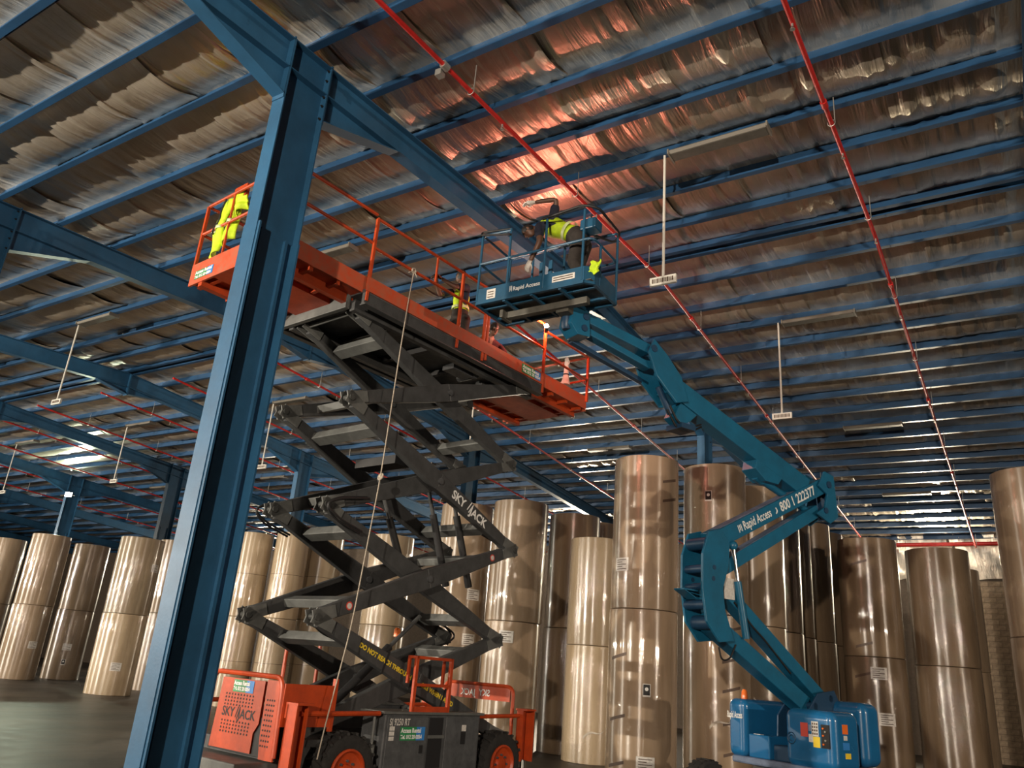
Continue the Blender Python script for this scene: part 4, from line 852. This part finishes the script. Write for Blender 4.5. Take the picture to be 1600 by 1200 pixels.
# upper boom with telescoping end and cylinder
ub = arm('upper_boom', (-0.55, 4.98), (2.62, 6.02), 0.26, 0.36, h1=0.33)
sideplate('cylinder_bracket', [(0.15, 5.02), (0.75, 5.22), (0.80, 5.06), (0.55, 4.90), (0.25, 4.90)], -0.12, 0.16, 'boom')
m = MB(); m.tube([(0.45, 0.0, 4.94), (-0.75, 0, 4.62)], 0.055, 12); m.tube([(0.45, 0, 4.94), (0.62, 0, 5.0)], 0.08, 12); m.build('lift_cylinder', 'boom', BOOM, smooth=True)
m = MB(); m.tube([(0.15, 0.0, 4.86), (0.5, 0, 4.95)], 0.035, 10); m.build('piston_rod', 'chrome', BOOM, smooth=True)
# knuckle cylinder standing between the arms
m = MB(); m.tube([(1.12, 0.17, 2.46), (1.28, 0.17, 3.25)], 0.055, 12); kc = m.build('lift_cylinder', 'boom', BOOM, smooth=True)
m = MB(); m.tube([(1.28, 0.17, 3.25), (1.36, 0.17, 3.72)], 0.030, 10); m.build('piston_rod', 'chrome', kc, smooth=True)
m = MB(); m.sphere((1.36, 0.17, 3.76), 0.07, 8); m.build('ball_joint', 'boom', kc, smooth=True)
m = MB(); m.b2((1.30, 0.10, 2.98), (1.52, 0.13, 3.28)); m.build('sticker_plate', 'sticker', BOOM)
# boom nose and jib
for y in (-0.19, 0.15): sideplate('boom_nose', [(2.30, 5.78), (2.55, 5.70), (2.95, 6.02), (3.12, 6.36), (3.02, 6.60), (2.75, 6.42), (2.45, 6.14)], y, y+0.04)
sideplate('nose_bracket', [(2.05, 5.64), (2.40, 5.76), (2.52, 5.52), (2.35, 5.42), (2.20, 5.50)], -0.12, 0.12)
m = MB(); m.tube([(2.5, 0, 5.58), (2.75, 0, 5.95)], 0.05, 10); m.b2((2.12, -0.16, 5.36), (2.42, 0.16, 5.44)); m.build('jib_cylinder', 'boom_dark', BOOM, smooth=True)
m = MB(); m.tube(fillet([(2.6, 0.1, 5.66), (2.45, 0.12, 5.42), (2.2, 0.12, 5.40), (1.95, 0.10, 5.52)], 0.1), 0.016, 6); m.tube(fillet([(2.6, 0.04, 5.62), (2.42, 0.06, 5.36), (2.15, 0.06, 5.36), (1.9, 0.06, 5.50)], 0.1), 0.016, 6); m.build('hydraulic_hose', 'black', BOOM, smooth=True)
jt = arm('jib_beam', (3.02, 6.46), (4.28, 6.60), 0.20, 0.16); jl = arm('jib_link', (2.98, 6.20), (4.30, 6.42), 0.16, 0.10); arm('jib_link', (2.80, 6.02), (4.30, 6.30), 0.10, 0.07, 'boom_dark', y=-0.2)
m = MB(); m.b2((3.95, -0.06, 6.675), (4.22, 0.06, 6.68)); m.build('sticker', 'sticker', jt)
pin(3.02, 6.44, 0.06, 0.4); pin(4.30, 6.56, 0.05, 0.32); pin(4.32, 6.38, 0.05, 0.32)
sideplate('rotator_bracket', [(4.20, 6.28), (4.42, 6.26), (4.56, 6.40), (4.52, 6.66), (4.24, 6.68)], -0.14, 0.14)
m = MB(); m.lathe([(0.06, 6.34), (0.085, 6.38), (0.085, 6.60), (0.07, 6.64)], 20, (4.52, 0, 0)); m.build('rotator', 'boom_dark', BOOM, smooth=True)
# basket: a part of the lift, square with the hall; built in hall directions then carried into the lift's frame
BX0, BX1, BY0, BY1, BZ = -6.22, -4.38, 8.27, 9.04, 6.72
class WB(MB):
    def build(s, *a, **k): s.v = [tuple(inv_bw(*v)) for v in s.v]; return MB.build(s, *a, **k)
m = WB(); m.b2((BX0, BY0, BZ-0.012), (BX1, BY1, BZ)); bk = m.build('basket_floor', 'mesh_floor', BOOM)
ch_ = 0.10
ring = [(BX0, BY0), (BX1-ch_, BY0), (BX1, BY0+ch_), (BX1, BY1), (BX0, BY1)]
for i in range(5):
    a, b = ring[i], ring[(i+1) % 5]; m = WB(); m.beam((*a, BZ+0.09), (*b, BZ+0.09), 0.015, 0.23); tp = m.build('toe_panel', 'basket', bk)
    m = WB(); m.beam((*a, BZ-0.03), (*b, BZ-0.03), 0.045, 0.045); m.build('floor_frame', 'basket', bk)
for x in (-5.75, -5.30, -4.85): m = WB(); m.b2((x-0.02, BY0, BZ-0.07), (x+0.02, BY1, BZ-0.012)); m.build('floor_joist', 'basket', bk)
for y in (8.46, 8.82): m = WB(); m.b2((BX0, y-0.02, BZ-0.05), (BX1, y+0.02, BZ-0.012)); m.build('floor_joist', 'basket', bk)
m = WB(); m.b2((-5.95, 8.60, BZ-0.16), (-4.60, 8.70, BZ-0.06)); m.b2((-5.98, 8.52, BZ-0.17), (-5.92, 8.78, BZ-0.05)); m.build('basket_support', 'mesh_floor', bk, bevel=0.01)
m = WB(); m.b2((-5.12, 8.66, BZ-0.20), (-4.92, 9.25, BZ-0.08)); m.build('basket_support', 'mesh_floor', bk, bevel=0.01)
BT, BM = BZ+1.10, BZ+0.62
def brail(pts, r=0.019, mt='basket', name='basket_rail'): m = WB(); m.tube(pts, r, 8); return m.build(name, mt, bk, smooth=True)
loop = lambda z: fillet([(BX0, BY0, z), (BX1, BY0, z), (BX1, BY1, z), (BX0, BY1, z), (BX0, BY0+0.001, z)], 0.10)
brail(loop(BM))
brail(fillet([(-5.72, BY0, BT-0.03), (BX0, BY0, BT), (BX0, BY1, BT), (BX1, BY1, BT)], 0.06), 0.019)
brail(fillet([(-5.72, BY0, BT), (BX0, BY0-0.02, BT+0.05), (BX0, BY0-0.06, BT-0.02), (-5.70, BY0-0.06, BT-0.13), (-5.72, BY0, BT-0.10)], 0.05), 0.016, 'black', 'hand_hoop')
brail(fillet([(-5.20, BY0, BT+0.02), (-4.55, BY0, BT+0.08), (BX1+0.02, BY0+0.1, BT+0.04), (BX1+0.04, BY1, BT-0.02), (BX1-0.05, BY1, BT-0.14), (-4.62, BY0+0.25, BT-0.20)], 0.12), 0.019, 'black', 'hand_hoop')
for x, y in ((BX0, BY0), (-5.72, BY0), (-5.12, BY0), (-4.52, BY0), (BX0, BY1), (-5.80, BY1), (-5.25, BY1), (BX1, BY1), (BX1, BY0+0.25)):
    m = WB(); m.tube([(x, y, BZ), (x, y, BT if (x, y) != (BX1, BY0+0.25) else BM)], 0.019, 8); m.build('basket_post', 'basket', bk, smooth=True)
m = WB(); m.b2((-5.66, BY1-0.03, BZ+0.2), (-5.60, BY1, BT-0.2)); m.b2((-5.50, BY1-0.03, BZ+0.2), (-5.44, BY1, BT-0.2)); m.build('gate_frame', 'basket', bk)
m = WB(); m.b2((-4.66, 8.40, BT-0.22), (-4.42, 8.62, BT-0.06)); cb_ = m.build('control_box', 'basket', bk, bevel=0.015)
for i in range(4): m = WB(); m.tube([(-4.62+i*0.055, 8.45+0.04*(i % 2), BT-0.06), (-4.62+i*0.055, 8.45+0.04*(i % 2), BT+0.02)], 0.012, 6); m.build('joystick', 'galv' if i % 2 else 'black', cb_)
yf = BY0-0.0095
def bplate(x0, x1, z0, z1, mt, name='sticker'): m = WB(); m.b2((x0, yf-0.002, z0), (x1, yf, z1)); return m.build(name, mt, bk)
s1 = bplate(-6.05, -5.90, BZ+0.01, BZ+0.16, 'sticker'); s2 = bplate(-4.97, -4.62, BZ+0.05, BZ+0.14, 'sticker')
for i in range(3): m = WB(); m.b2((-6.03, yf-0.003, BZ+0.03+i*0.04), (-5.93, yf-0.0021, BZ+0.045+i*0.04)); m.build('print', 'mark', s1)
for i in range(2): m = WB(); m.b2((-4.95, yf-0.003, BZ+0.07+i*0.035), (-4.65, yf-0.0021, BZ+0.085+i*0.035)); m.build('print', 'mark', s2)
tx = text_part('Rapid Access', 0.088, (-5.605, yf-0.001, BZ+0.06), (1, 0, 0), (0, 0, 1), 'white', bk, bold=0.002, squash=0.95)
for v in tx.data.vertices: v.co = inv_bw(*v.co)
for k in range(3): m = WB(); m.b2((-5.66+k*0.016, yf-0.003, BZ+0.05+0.02*(k == 1)), (-5.652+k*0.016, yf-0.001, BZ+0.14)); m.build('emblem', 'white', bk)
m = WB(); vs = []; fs = []
for i in range(9):
    for j in range(9):
        u, v = i/8, j/8; vs.append((-4.45+0.16*u+0.02*math.sin(v*6), 8.36+0.02*math.sin(u*9+v*4)-0.03*v, BZ+0.30-0.20*v+0.03*math.sin(u*7)))
for i in range(8):
    for j in range(8): fs.append((i*9+j, i*9+9+j, i*9+10+j, i*9+j+1))
m.v = []; rag = MB(); o_ = Vector((-4.37, 8.36, BZ+0.1)); rag.add([Vector(v)-o_ for v in vs], fs); ro = rag.build('yellow_cloth', 'hivis', loc=o_, smooth=True); sm_ = ro.modifiers.new('th', 'SOLIDIFY'); sm_.thickness = 0.012; tag(ro, 'bright yellow cloth stuffed in the right corner of the blue basket', 'cloth')

# ------------------------------------------------------------------ people
def skin_mesh(joints, edges, levels=2):
    me = bpy.data.meshes.new('sk'); names = list(joints); ix = {n: i for i, n in enumerate(names)}
    me.from_pydata([tuple(joints[n][0]) for n in names], [(ix[a], ix[b]) for a, b in edges], [])
    ob = bpy.data.objects.new('sk', me); COL.objects.link(ob)
    md = ob.modifiers.new('skin', 'SKIN'); md.use_smooth_shade = True; md.branch_smoothing = 0.6
    sv = me.skin_vertices[0].data if me.skin_vertices else None
    if sv is None: 
        bm = bmesh.new(); bm.from_mesh(me); bm.verts.layers.skin.verify(); bm.to_mesh(me); bm.free(); sv = me.skin_vertices[0].data
    for i, n in enumerate(names):
        r = joints[n][1]; sv[i].radius = r if hasattr(r, '__len__') else (r, r); sv[i].use_root = (i == 0)
    ss = ob.modifiers.new('ss', 'SUBSURF'); ss.levels = levels
    dg = bpy.context.evaluated_depsgraph_get(); out = bpy.data.meshes.new_from_object(ob.evaluated_get(dg))
    bpy.data.objects.remove(ob); bpy.data.meshes.remove(me); return out
def add_bits(me, bits, mats):
    """append shapes to a mesh so that the body stays one mesh"""
    bm = bmesh.new(); bm.from_mesh(me)
    for mb, mi in bits:
        vv = [bm.verts.new(v) for v in mb.v]
        for f in mb.f:
            try: q = bm.faces.new([vv[i] for i in f]); q.material_index = mi; q.smooth = True
            except ValueError: pass
    bmesh.ops.recalc_face_normals(bm, faces=bm.faces)
    for mm in mats: me.materials.append(M[mm])
    bm.to_mesh(me); bm.free()
    return me
def hand_bits(wrist, dirv, palm_n, curl=0.5, k=1.0, side=1):
    d = Vector(dirv).normalized(); n_ = Vector(palm_n); n_ = (n_-d*n_.dot(d)).normalized(); s = d.cross(n_)*side; w0 = Vector(wrist); out = []
    p = MB(); p.beam(w0-d*0.02, w0+d*0.09*k, 0.055*k, 0.028*k, up=n_, w1=0.08*k); out.append(p)
    for i, L in enumerate((0.070, 0.080, 0.075, 0.058)):
        b = w0+d*0.085*k+s*(i-1.5)*0.020*k; e1 = b+(d*math.cos(curl)-n_*math.sin(curl))*L*0.55*k; e2 = e1+(d*math.cos(curl*2)-n_*math.sin(curl*2))*L*0.45*k
        f = MB(); f.tube([b-d*0.015, b, e1, e2], 0.0105*k, 7, r1=0.008*k); out.append(f)
    b = w0+d*0.03*k-s*0.035*k; f = MB(); f.tube([b+s*0.015*k, b, b+(d*0.7-s*0.6)*0.04*k-n_*0.01, b+(d-s*0.4)*0.065*k-n_*0.02], 0.012*k, 7, r1=0.009*k); out.append(f)
    return out
def head_bits(c, face, up):
    """skull, jaw, nose, ears (skin), eyes and brows (dark)"""
    f = Vector(face).normalized(); u = Vector(up); u = (u-f*u.dot(f)).normalized(); s = f.cross(u); c = Vector(c)
    T_ = lambda a, b, d: c+f*a+s*b+u*d
    sk = MB(); vs = []; fs = []; N = 14
    for i in range(N+1):
        t = math.pi*i/N
        for k in range(2*N):
            p = math.pi*k/N; x, y, z = math.sin(t)*math.cos(p), math.sin(t)*math.sin(p), math.cos(t)
            rx, ry, rz = 0.098, 0.076, 0.122
            if z < 0: ry *= 1-0.28*z*z; rx *= 1-0.12*z*z
            if x > 0: rx *= 0.94
            vs.append(T_(rx*x+(0.018*max(0, -z)), ry*y, rz*z))
    for i in range(N):
        for k in range(2*N): fs.append((i*2*N+k, (i+1)*2*N+k, (i+1)*2*N+(k+1) % (2*N), i*2*N+(k+1) % (2*N)))
    sk.add(vs, fs)
    sk.add([T_(0.088, -0.012, 0.01), T_(0.088, 0.012, 0.01), T_(0.082, -0.020, -0.042), T_(0.082, 0.020, -0.042), T_(0.122, 0, -0.036), T_(0.094, 0, 0.014)], [(5, 0, 4), (5, 4, 1), (0, 2, 4), (4, 3, 1), (2, 3, 4)])
    for q in (-1, 1): e = MB(); e.sphere((0, 0, 0), (0.012, 0.024, 0.034), 6); sk.add([T_(v[0]-0.005, q*0.078, v[2]-0.01) if False else T_(v[1]*0.8-0.005, q*0.077+v[0], v[2]-0.012) for v in e.v], e.f)
    lip = MB(); lip.sphere((0, 0, 0), 1, 6); sk.add([T_(0.096+v[0]*0.008, v[1]*0.024, -0.068+v[2]*0.009) for v in lip.v], lip.f)
    dk = MB(); e = MB(); e.sphere((0, 0, 0), 1, 6)
    for q in (-1, 1):
        dk.add([T_(0.086+v[0]*0.009, q*0.030+v[1]*0.013, 0.004+v[2]*0.007) for v in e.v], e.f); dk.add([T_(0.089+v[0]*0.008, q*0.032+v[1]*0.020, 0.026+v[2]*0.005) for v in e.v], e.f)
    hr = MB(); vs = []; fs = []
    for i in range(N//2+5):
        t = math.pi*i/N
        for k in range(2*N):
            p = math.pi*k/N; x, y, z = math.sin(t)*math.cos(p), math.sin(t)*math.sin(p), math.cos(t)
            lim = 0.40 if x > 0.45 else (-0.15 if x > 0.1 else -0.62)
            if z < lim: q_ = math.sqrt(max(1e-6, 1-lim*lim))/max(1e-6, math.hypot(x, y)); z = lim; x *= q_; y *= q_
            vs.append(T_(0.105*x*(0.97 if x > 0 else 1)-0.004, 0.083*y, 0.131*z+0.002))
    for i in range(N//2+4):
        for k in range(2*N): fs.append((i*2*N+k, (i+1)*2*N+k, (i+1)*2*N+(k+1) % (2*N), i*2*N+(k+1) % (2*N)))
    hr.add(vs, fs)
    return sk, dk, hr
def put(name, me, mats, root):
    me.materials.clear()
    for mm in mats: me.materials.append(M[mm])
    me.polygons.foreach_set('use_smooth', [True]*len(me.polygons)); o = bpy.data.objects.new(name, me); COL.objects.link(o); o.parent = root; return o
def person(base, label, J, face, up, skin, shirt, trousers, vest=None, gloves=False, hands=None, group='men working at height'):
    """J: world joints. pelvis spine chest neck head; shL elL wrL shR elR wrR; hipL knL anL toL hipR knR anR toR"""
    b = Vector(base); root = empty('person', b); tag(root, label, 'person', group)
    P = {k: Vector(v)-b for k, v in J.items()}
    R = dict(pelvis=0.125, spine=0.118, chest=0.132, neck=0.055, headb=0.05, shL=0.070, elL=0.052, wrL=0.037, shR=0.070, elR=0.052, wrR=0.037, hipL=0.092, knL=0.058, anL=0.040, toL=0.032, hipR=0.092, knR=0.058, anR=0.040, toR=0.032)
    up = Vector(up).normalized(); P['headb'] = P['head']-(P['head']-P['neck']).normalized()*0.06
    E_ = [('pelvis', 'spine'), ('spine', 'chest'), ('chest', 'neck'), ('neck', 'headb')]
    for s in 'LR': E_ += [('chest', 'sh'+s), ('sh'+s, 'el'+s), ('el'+s, 'wr'+s), ('pelvis', 'hip'+s), ('hip'+s, 'kn'+s), ('kn'+s, 'an'+s), ('an'+s, 'to'+s)]
    order = ['pelvis', 'spine', 'chest', 'neck', 'headb']+[a+s for s in 'LR' for a in ('sh', 'el', 'wr', 'hip', 'kn', 'an', 'to')]
    body = skin_mesh({k: (P[k], R[k]*(0.70 if k in ('pelvis', 'hipL', 'hipR', 'spine') else 0.90)) for k in order}, E_)
    sk, dk, hr = head_bits(P['head'], face, up); bits = [(sk, 0), (dk, 1)]
    for s in 'LR':
        d = (P['wr'+s]-P['el'+s]).normalized(); pn = hands[s][0] if hands else (0, 0, 1); cu = hands[s][1] if hands else 0.6
        bits += [(q, 2 if gloves else 0) for q in hand_bits(P['wr'+s]+d*0.01, d, pn, cu, 1.12, 1 if s == 'L' else -1)]
    add_bits(body, bits, [skin, 'eye', 'glove' if gloves else skin]); bo = bpy.data.objects.new('body', body); COL.objects.link(bo); bo.parent = root
    h = hr.build('hair', 'hair', root, smooth=True)
    def cloth(name, keys, edges, mt, f, extra=0.014):
        put(name, skin_mesh({k: (P2[k], R[k]*f+extra) for k in keys}, edges), [mt], root)
    P2 = dict(P)
    for s in 'LR': # sleeve ends above the elbow
        P2['slv'+s] = P['sh'+s].lerp(P['el'+s], 0.85); R['slv'+s] = 0.058; P2['cuff'+s] = P['kn'+s].lerp(P['an'+s], 0.95); R['cuff'+s] = 0.055
    P2['coll'] = P['chest'].lerp(P['neck'], 0.62); R['coll'] = 0.078
    cloth('shirt', ['spine', 'pelvis', 'chest', 'coll', 'shL', 'slvL', 'shR', 'slvR'], [('pelvis', 'spine'), ('spine', 'chest'), ('chest', 'coll'), ('chest', 'shL'), ('shL', 'slvL'), ('chest', 'shR'), ('shR', 'slvR')], shirt, 1.0)
    R['pelvis'] *= 1.0
    tr = MB(); mid_ = P['pelvis']; hd = (P['spine']-P['pelvis']).normalized(); lat = (P['hipL']-P['hipR']).normalized()
    tr.tube([mid_+hd*0.10, mid_+hd*0.02, mid_-hd*0.06], 0.150, 16); tr.sphere(mid_-hd*0.04, 0.152, 9)
    for s in 'LR':
        tr.sphere(P['hip'+s], 0.112, 8); tr.tube([P['hip'+s], P['hip'+s].lerp(P['kn'+s], 0.5), P['kn'+s]], 0.112, 14, r1=0.082); tr.sphere(P['kn'+s], 0.083, 8); tr.tube([P['kn'+s], P['kn'+s].lerp(P2['cuff'+s], 0.5), P2['cuff'+s]], 0.082, 14, r1=0.068)
    tr.build('trousers', trousers, root, smooth=True)
    if vest:
        P2['vtop'] = P['chest'].lerp(P['neck'], 0.42); R['vtop'] = 0.095; P2['vbot'] = P['pelvis'].lerp(P['spine'], 0.25); R['vbot'] = 0.135
        for s in 'LR': P2['vs'+s] = P['chest'].lerp(P['sh'+s], 0.72); R['vs'+s] = 0.085
        put('vest', skin_mesh({k: (P2[k], R[k]+0.034) for k in ('spine', 'vbot', 'chest', 'vtop', 'vsL', 'vsR')}, [('vbot', 'spine'), ('spine', 'chest'), ('chest', 'vtop'), ('chest', 'vsL'), ('chest', 'vsR')]), [vest], root)
        mid = P['spine'].lerp(P['pelvis'], 0.35); ax = (P['chest']-P['pelvis']).normalized()
        st = MB(); st.lathe([(0.158, -0.026), (0.161, 0), (0.158, 0.026)], 28, mid, ax, cap=False); st.build('reflective_band', 'reflect', root, smooth=True)
    for s in 'LR':
        d = (P['to'+s]-P['an'+s]); d.z = 0
        if d.length < 1e-3: d = Vector((1, 0, 0))
        d.normalize(); a = P['an'+s]; toe = P['to'+s]; heel = Vector((a.x, a.y, toe.z))-d*0.05
        q = MB(); q.beam(heel, toe+d*0.05, 0.085, 0.075, w1=0.095, h1=0.06); q.beam(Vector((a.x, a.y, toe.z)), a+Vector((0, 0, 0.04)), 0.085, 0.085)
        q.build('shoe', 'shoe', root, bevel=0.02)
    return root
# man bending over in the blue basket, facing left
person((-4.80, 8.62, BZ), 'man in yellow vest bending over inside the blue basket, arm raised', dict(
    pelvis=(-4.80, 8.62, 7.62), spine=(-5.03, 8.62, 7.84), chest=(-5.28, 8.60, 7.93), neck=(-5.45, 8.59, 7.95), head=(-5.62, 8.58, 7.92),
    shR=(-5.34, 8.76, 8.03), elR=(-5.20, 8.62, 8.38), wrR=(-5.52, 8.52, 8.36), shL=(-5.36, 8.42, 7.86), elL=(-5.28, 8.37, 7.56), wrL=(-5.42, 8.37, 7.26),
    hipR=(-4.76, 8.74, 7.54), knR=(-4.86, 8.76, 7.16), anR=(-4.70, 8.74, 6.83), toR=(-4.86, 8.74, 6.765), hipL=(-4.72, 8.50, 7.54), knL=(-4.78, 8.48, 7.16), anL=(-4.58, 8.48, 6.83), toL=(-4.74, 8.48, 6.765)),
    (-0.55, -0.25, -0.85), (-0.85, 0.0, 0.5), 'skin', 'navy', 'trouser', 'hivis', True, {'R': ((0, 0, 1), 0.3), 'L': ((0, -1, 0), 0.7)})
# man standing on the scissor platform, reaching left
W_ = lambda x, y, z: tuple(lift_w(x, y, z))
fd = lift_w(0, -1, 0)-lift_w(0, 0, 0)
person(W_(0.05, 0.80, DZ), 'man in black shirt and yellow vest standing on the orange platform', dict(
    pelvis=W_(0.05, 0.80, 7.66), spine=W_(0.05, 0.80, 7.90), chest=W_(0.05, 0.78, 8.14), neck=W_(0.05, 0.76, 8.30), head=W_(0.05, 0.72, 8.44),
    shR=W_(-0.14, 0.74, 8.18), elR=W_(-0.10, 0.40, 7.95), wrR=W_(-0.02, 0.20, 8.10), shL=W_(0.24, 0.74, 8.18), elL=W_(0.20, 0.44, 8.06), wrL=W_(0.08, 0.20, 8.15),
    hipR=W_(-0.06, 0.82, 7.58), knR=W_(-0.08, 0.78, 7.18), anR=W_(-0.08, 0.85, 6.82), toR=W_(-0.08, 0.70, 6.745), hipL=W_(0.16, 0.82, 7.58), knL=W_(0.18, 0.78, 7.18), anL=W_(0.18, 0.87, 6.82), toL=W_(0.18, 0.72, 6.745)),
    (-1.0, 0.1, 0.15), (0, 0, 1), 'skin', 'navy', 'trouser', 'hivis', False, {'R': ((0, 0, 1), 0.8), 'L': ((0, 0, 1), 0.8)})
# man kneeling behind the toe board
rt = lift_w(1, 0, 0)-lift_w(0, 0, 0)
person(W_(0.10, 1.50, DZ), 'man in maroon shirt kneeling low behind the orange toe board', dict(
    pelvis=W_(0.02, 1.55, 7.10), spine=W_(0.12, 1.50, 7.24), chest=W_(0.25, 1.44, 7.36), neck=W_(0.33, 1.40, 7.46), head=W_(0.40, 1.37, 7.56),
    shR=W_(0.26, 1.22, 7.36), elR=W_(0.42, 1.12, 7.12), wrR=W_(0.58, 1.22, 6.92), shL=W_(0.30, 1.66, 7.36), elL=W_(0.46, 1.72, 7.12), wrL=W_(0.60, 1.52, 6.92),
    hipR=W_(0.02, 1.43, 7.04), knR=W_(0.40, 1.34, 6.80), anR=W_(0.02, 1.36, 6.78), toR=W_(-0.12, 1.36, 6.76), hipL=W_(0.02, 1.67, 7.04), knL=W_(0.40, 1.74, 6.80), anL=W_(0.02, 1.74, 6.78), toL=W_(-0.12, 1.74, 6.76)),
    rt*0.8-fd*-0.35+Vector((0, 0, -0.55)), (0, 0, 1), 'skin2', 'maroon', 'trouser', None, False, {'R': ((0, 0, 1), 0.2), 'L': ((0, 0, 1), 0.2)})

# ------------------------------------------------------------------ small things on the platforms
def cloth_sheet(poly_fn, nu, nv, th):
    m = MB(); vs = [poly_fn(i/nu, j/nv) for i in range(nu+1) for j in range(nv+1)]; n1 = nv+1
    m.add(vs, [(i*n1+j, (i+1)*n1+j, (i+1)*n1+j+1, i*n1+j+1) for i in range(nu) for j in range(nv)]); return m
vb = lift_w(-0.60, -3.48, 7.02); VEST = empty('safety_vest', vb, -math.radians(6)); tag(VEST, 'yellow safety vest hung over the near platform rail', 'safety vest')
def vpanel(x0, x1, zt, zb, ph, lean):
    def f(u, v): return (x0+(x1-x0)*u+lean*(1-v)+0.02*math.sin(v*7+ph), -0.03+0.045*math.sin(u*6+ph)*(0.3+v)+0.02*math.sin(v*9+ph*2), (zt+(zb-zt)*v-0.05*math.sin(u*3.1+ph)*v)-7.02)
    m = cloth_sheet(f, 10, 14, 0.02); o = m.build('vest_panel', 'hivis', VEST, smooth=True); s = o.modifiers.new('th', 'SOLIDIFY'); s.thickness = 0.02; return o
vp1 = vpanel(-0.34, -0.06, 7.92, 7.04, 0.3, 0.08); vp2 = vpanel(-0.08, 0.20, 8.0, 7.16, 1.6, 0.06); vp3 = vpanel(0.16, 0.40, 7.84, 7.60, 2.3, 0.0)
for (x0, x1, z) in ((-0.32, -0.05, 7.42), (-0.05, 0.20, 7.45)):
    def f(u, v, x0=x0, x1=x1, z=z): return (x0+(x1-x0)*u, -0.075+0.045*math.sin(u*6+0.3)*0.8, z+0.05*v-7.02)
    m = cloth_sheet(f, 8, 1, 0.01); o = m.build('reflective_band', 'reflect', VEST, smooth=True); s = o.modifiers.new('th', 'SOLIDIFY'); s.thickness = 0.01
m = MB(); m.tube(fillet([(-0.10, -0.07, 0.9), (-0.14, -0.09, 0.72), (-0.13, -0.09, 0.55), (-0.26, -0.09, 0.40), (-0.22, -0.09, 0.34)], 0.06), 0.014, 6); m.build('trim', 'black', VEST, smooth=True)
# white glove pulled over the end rail
gb_ = lift_w(0.47, 3.60, 7.22); GL = empty('work_glove', gb_, -math.radians(6)); tag(GL, 'long white work glove standing upright at the far platform end', 'glove')
gl = MB(); gl.lathe([(0.088, 0.0), (0.092, 0.05), (0.070, 0.12), (0.052, 0.26), (0.048, 0.38), (0.040, 0.42)], 14); gl.tube([(-0.03, 0, 0.05), (-0.16, 0.0, 0.02)], 0.05, 8, r1=0.035)
for q in hand_bits((0, 0, 0.40), (0.05, 0, 1), (0, 1, 0), 0.25, 1.15): gl.add(q.v, q.f)
gl.build('glove', 'glove', GL, smooth=True)
m = MB(); m.lathe([(0.060, 0.20), (0.062, 0.215), (0.058, 0.23)], 14, cap=False); m.build('wrist_strap', 'navy', GL, smooth=True)
# bare work lamp clipped outside the platform rail, under the basket
wl = lift_w(1.10, 2.02, 7.74); root = empty('work_lamp', wl); tag(root, 'small pinkish work lamp glowing on the platform rail below the basket', 'lamp')
g = MB(); g.sphere((0, 0, 0), 0.036, 10); g.build('bulb', mat('work_bulb', (1, 0.8, 0.75, 1), 0.3, emit=(1, 0.30, 0.21, 1), estr=WORK_E), root, smooth=True)
b = MB(); b.lathe([(0.03, -0.13), (0.032, -0.05)], 12); b.build('socket', 'black', root, smooth=True)
b = MB(); b.tube([(0, 0, -0.10), tuple(Matrix.Rotation(math.radians(6), 3, 'Z').inverted() @ Vector((-0.08, 0, 0.06)))], 0.012, 6); b.build('clip', 'galv', root, smooth=True)
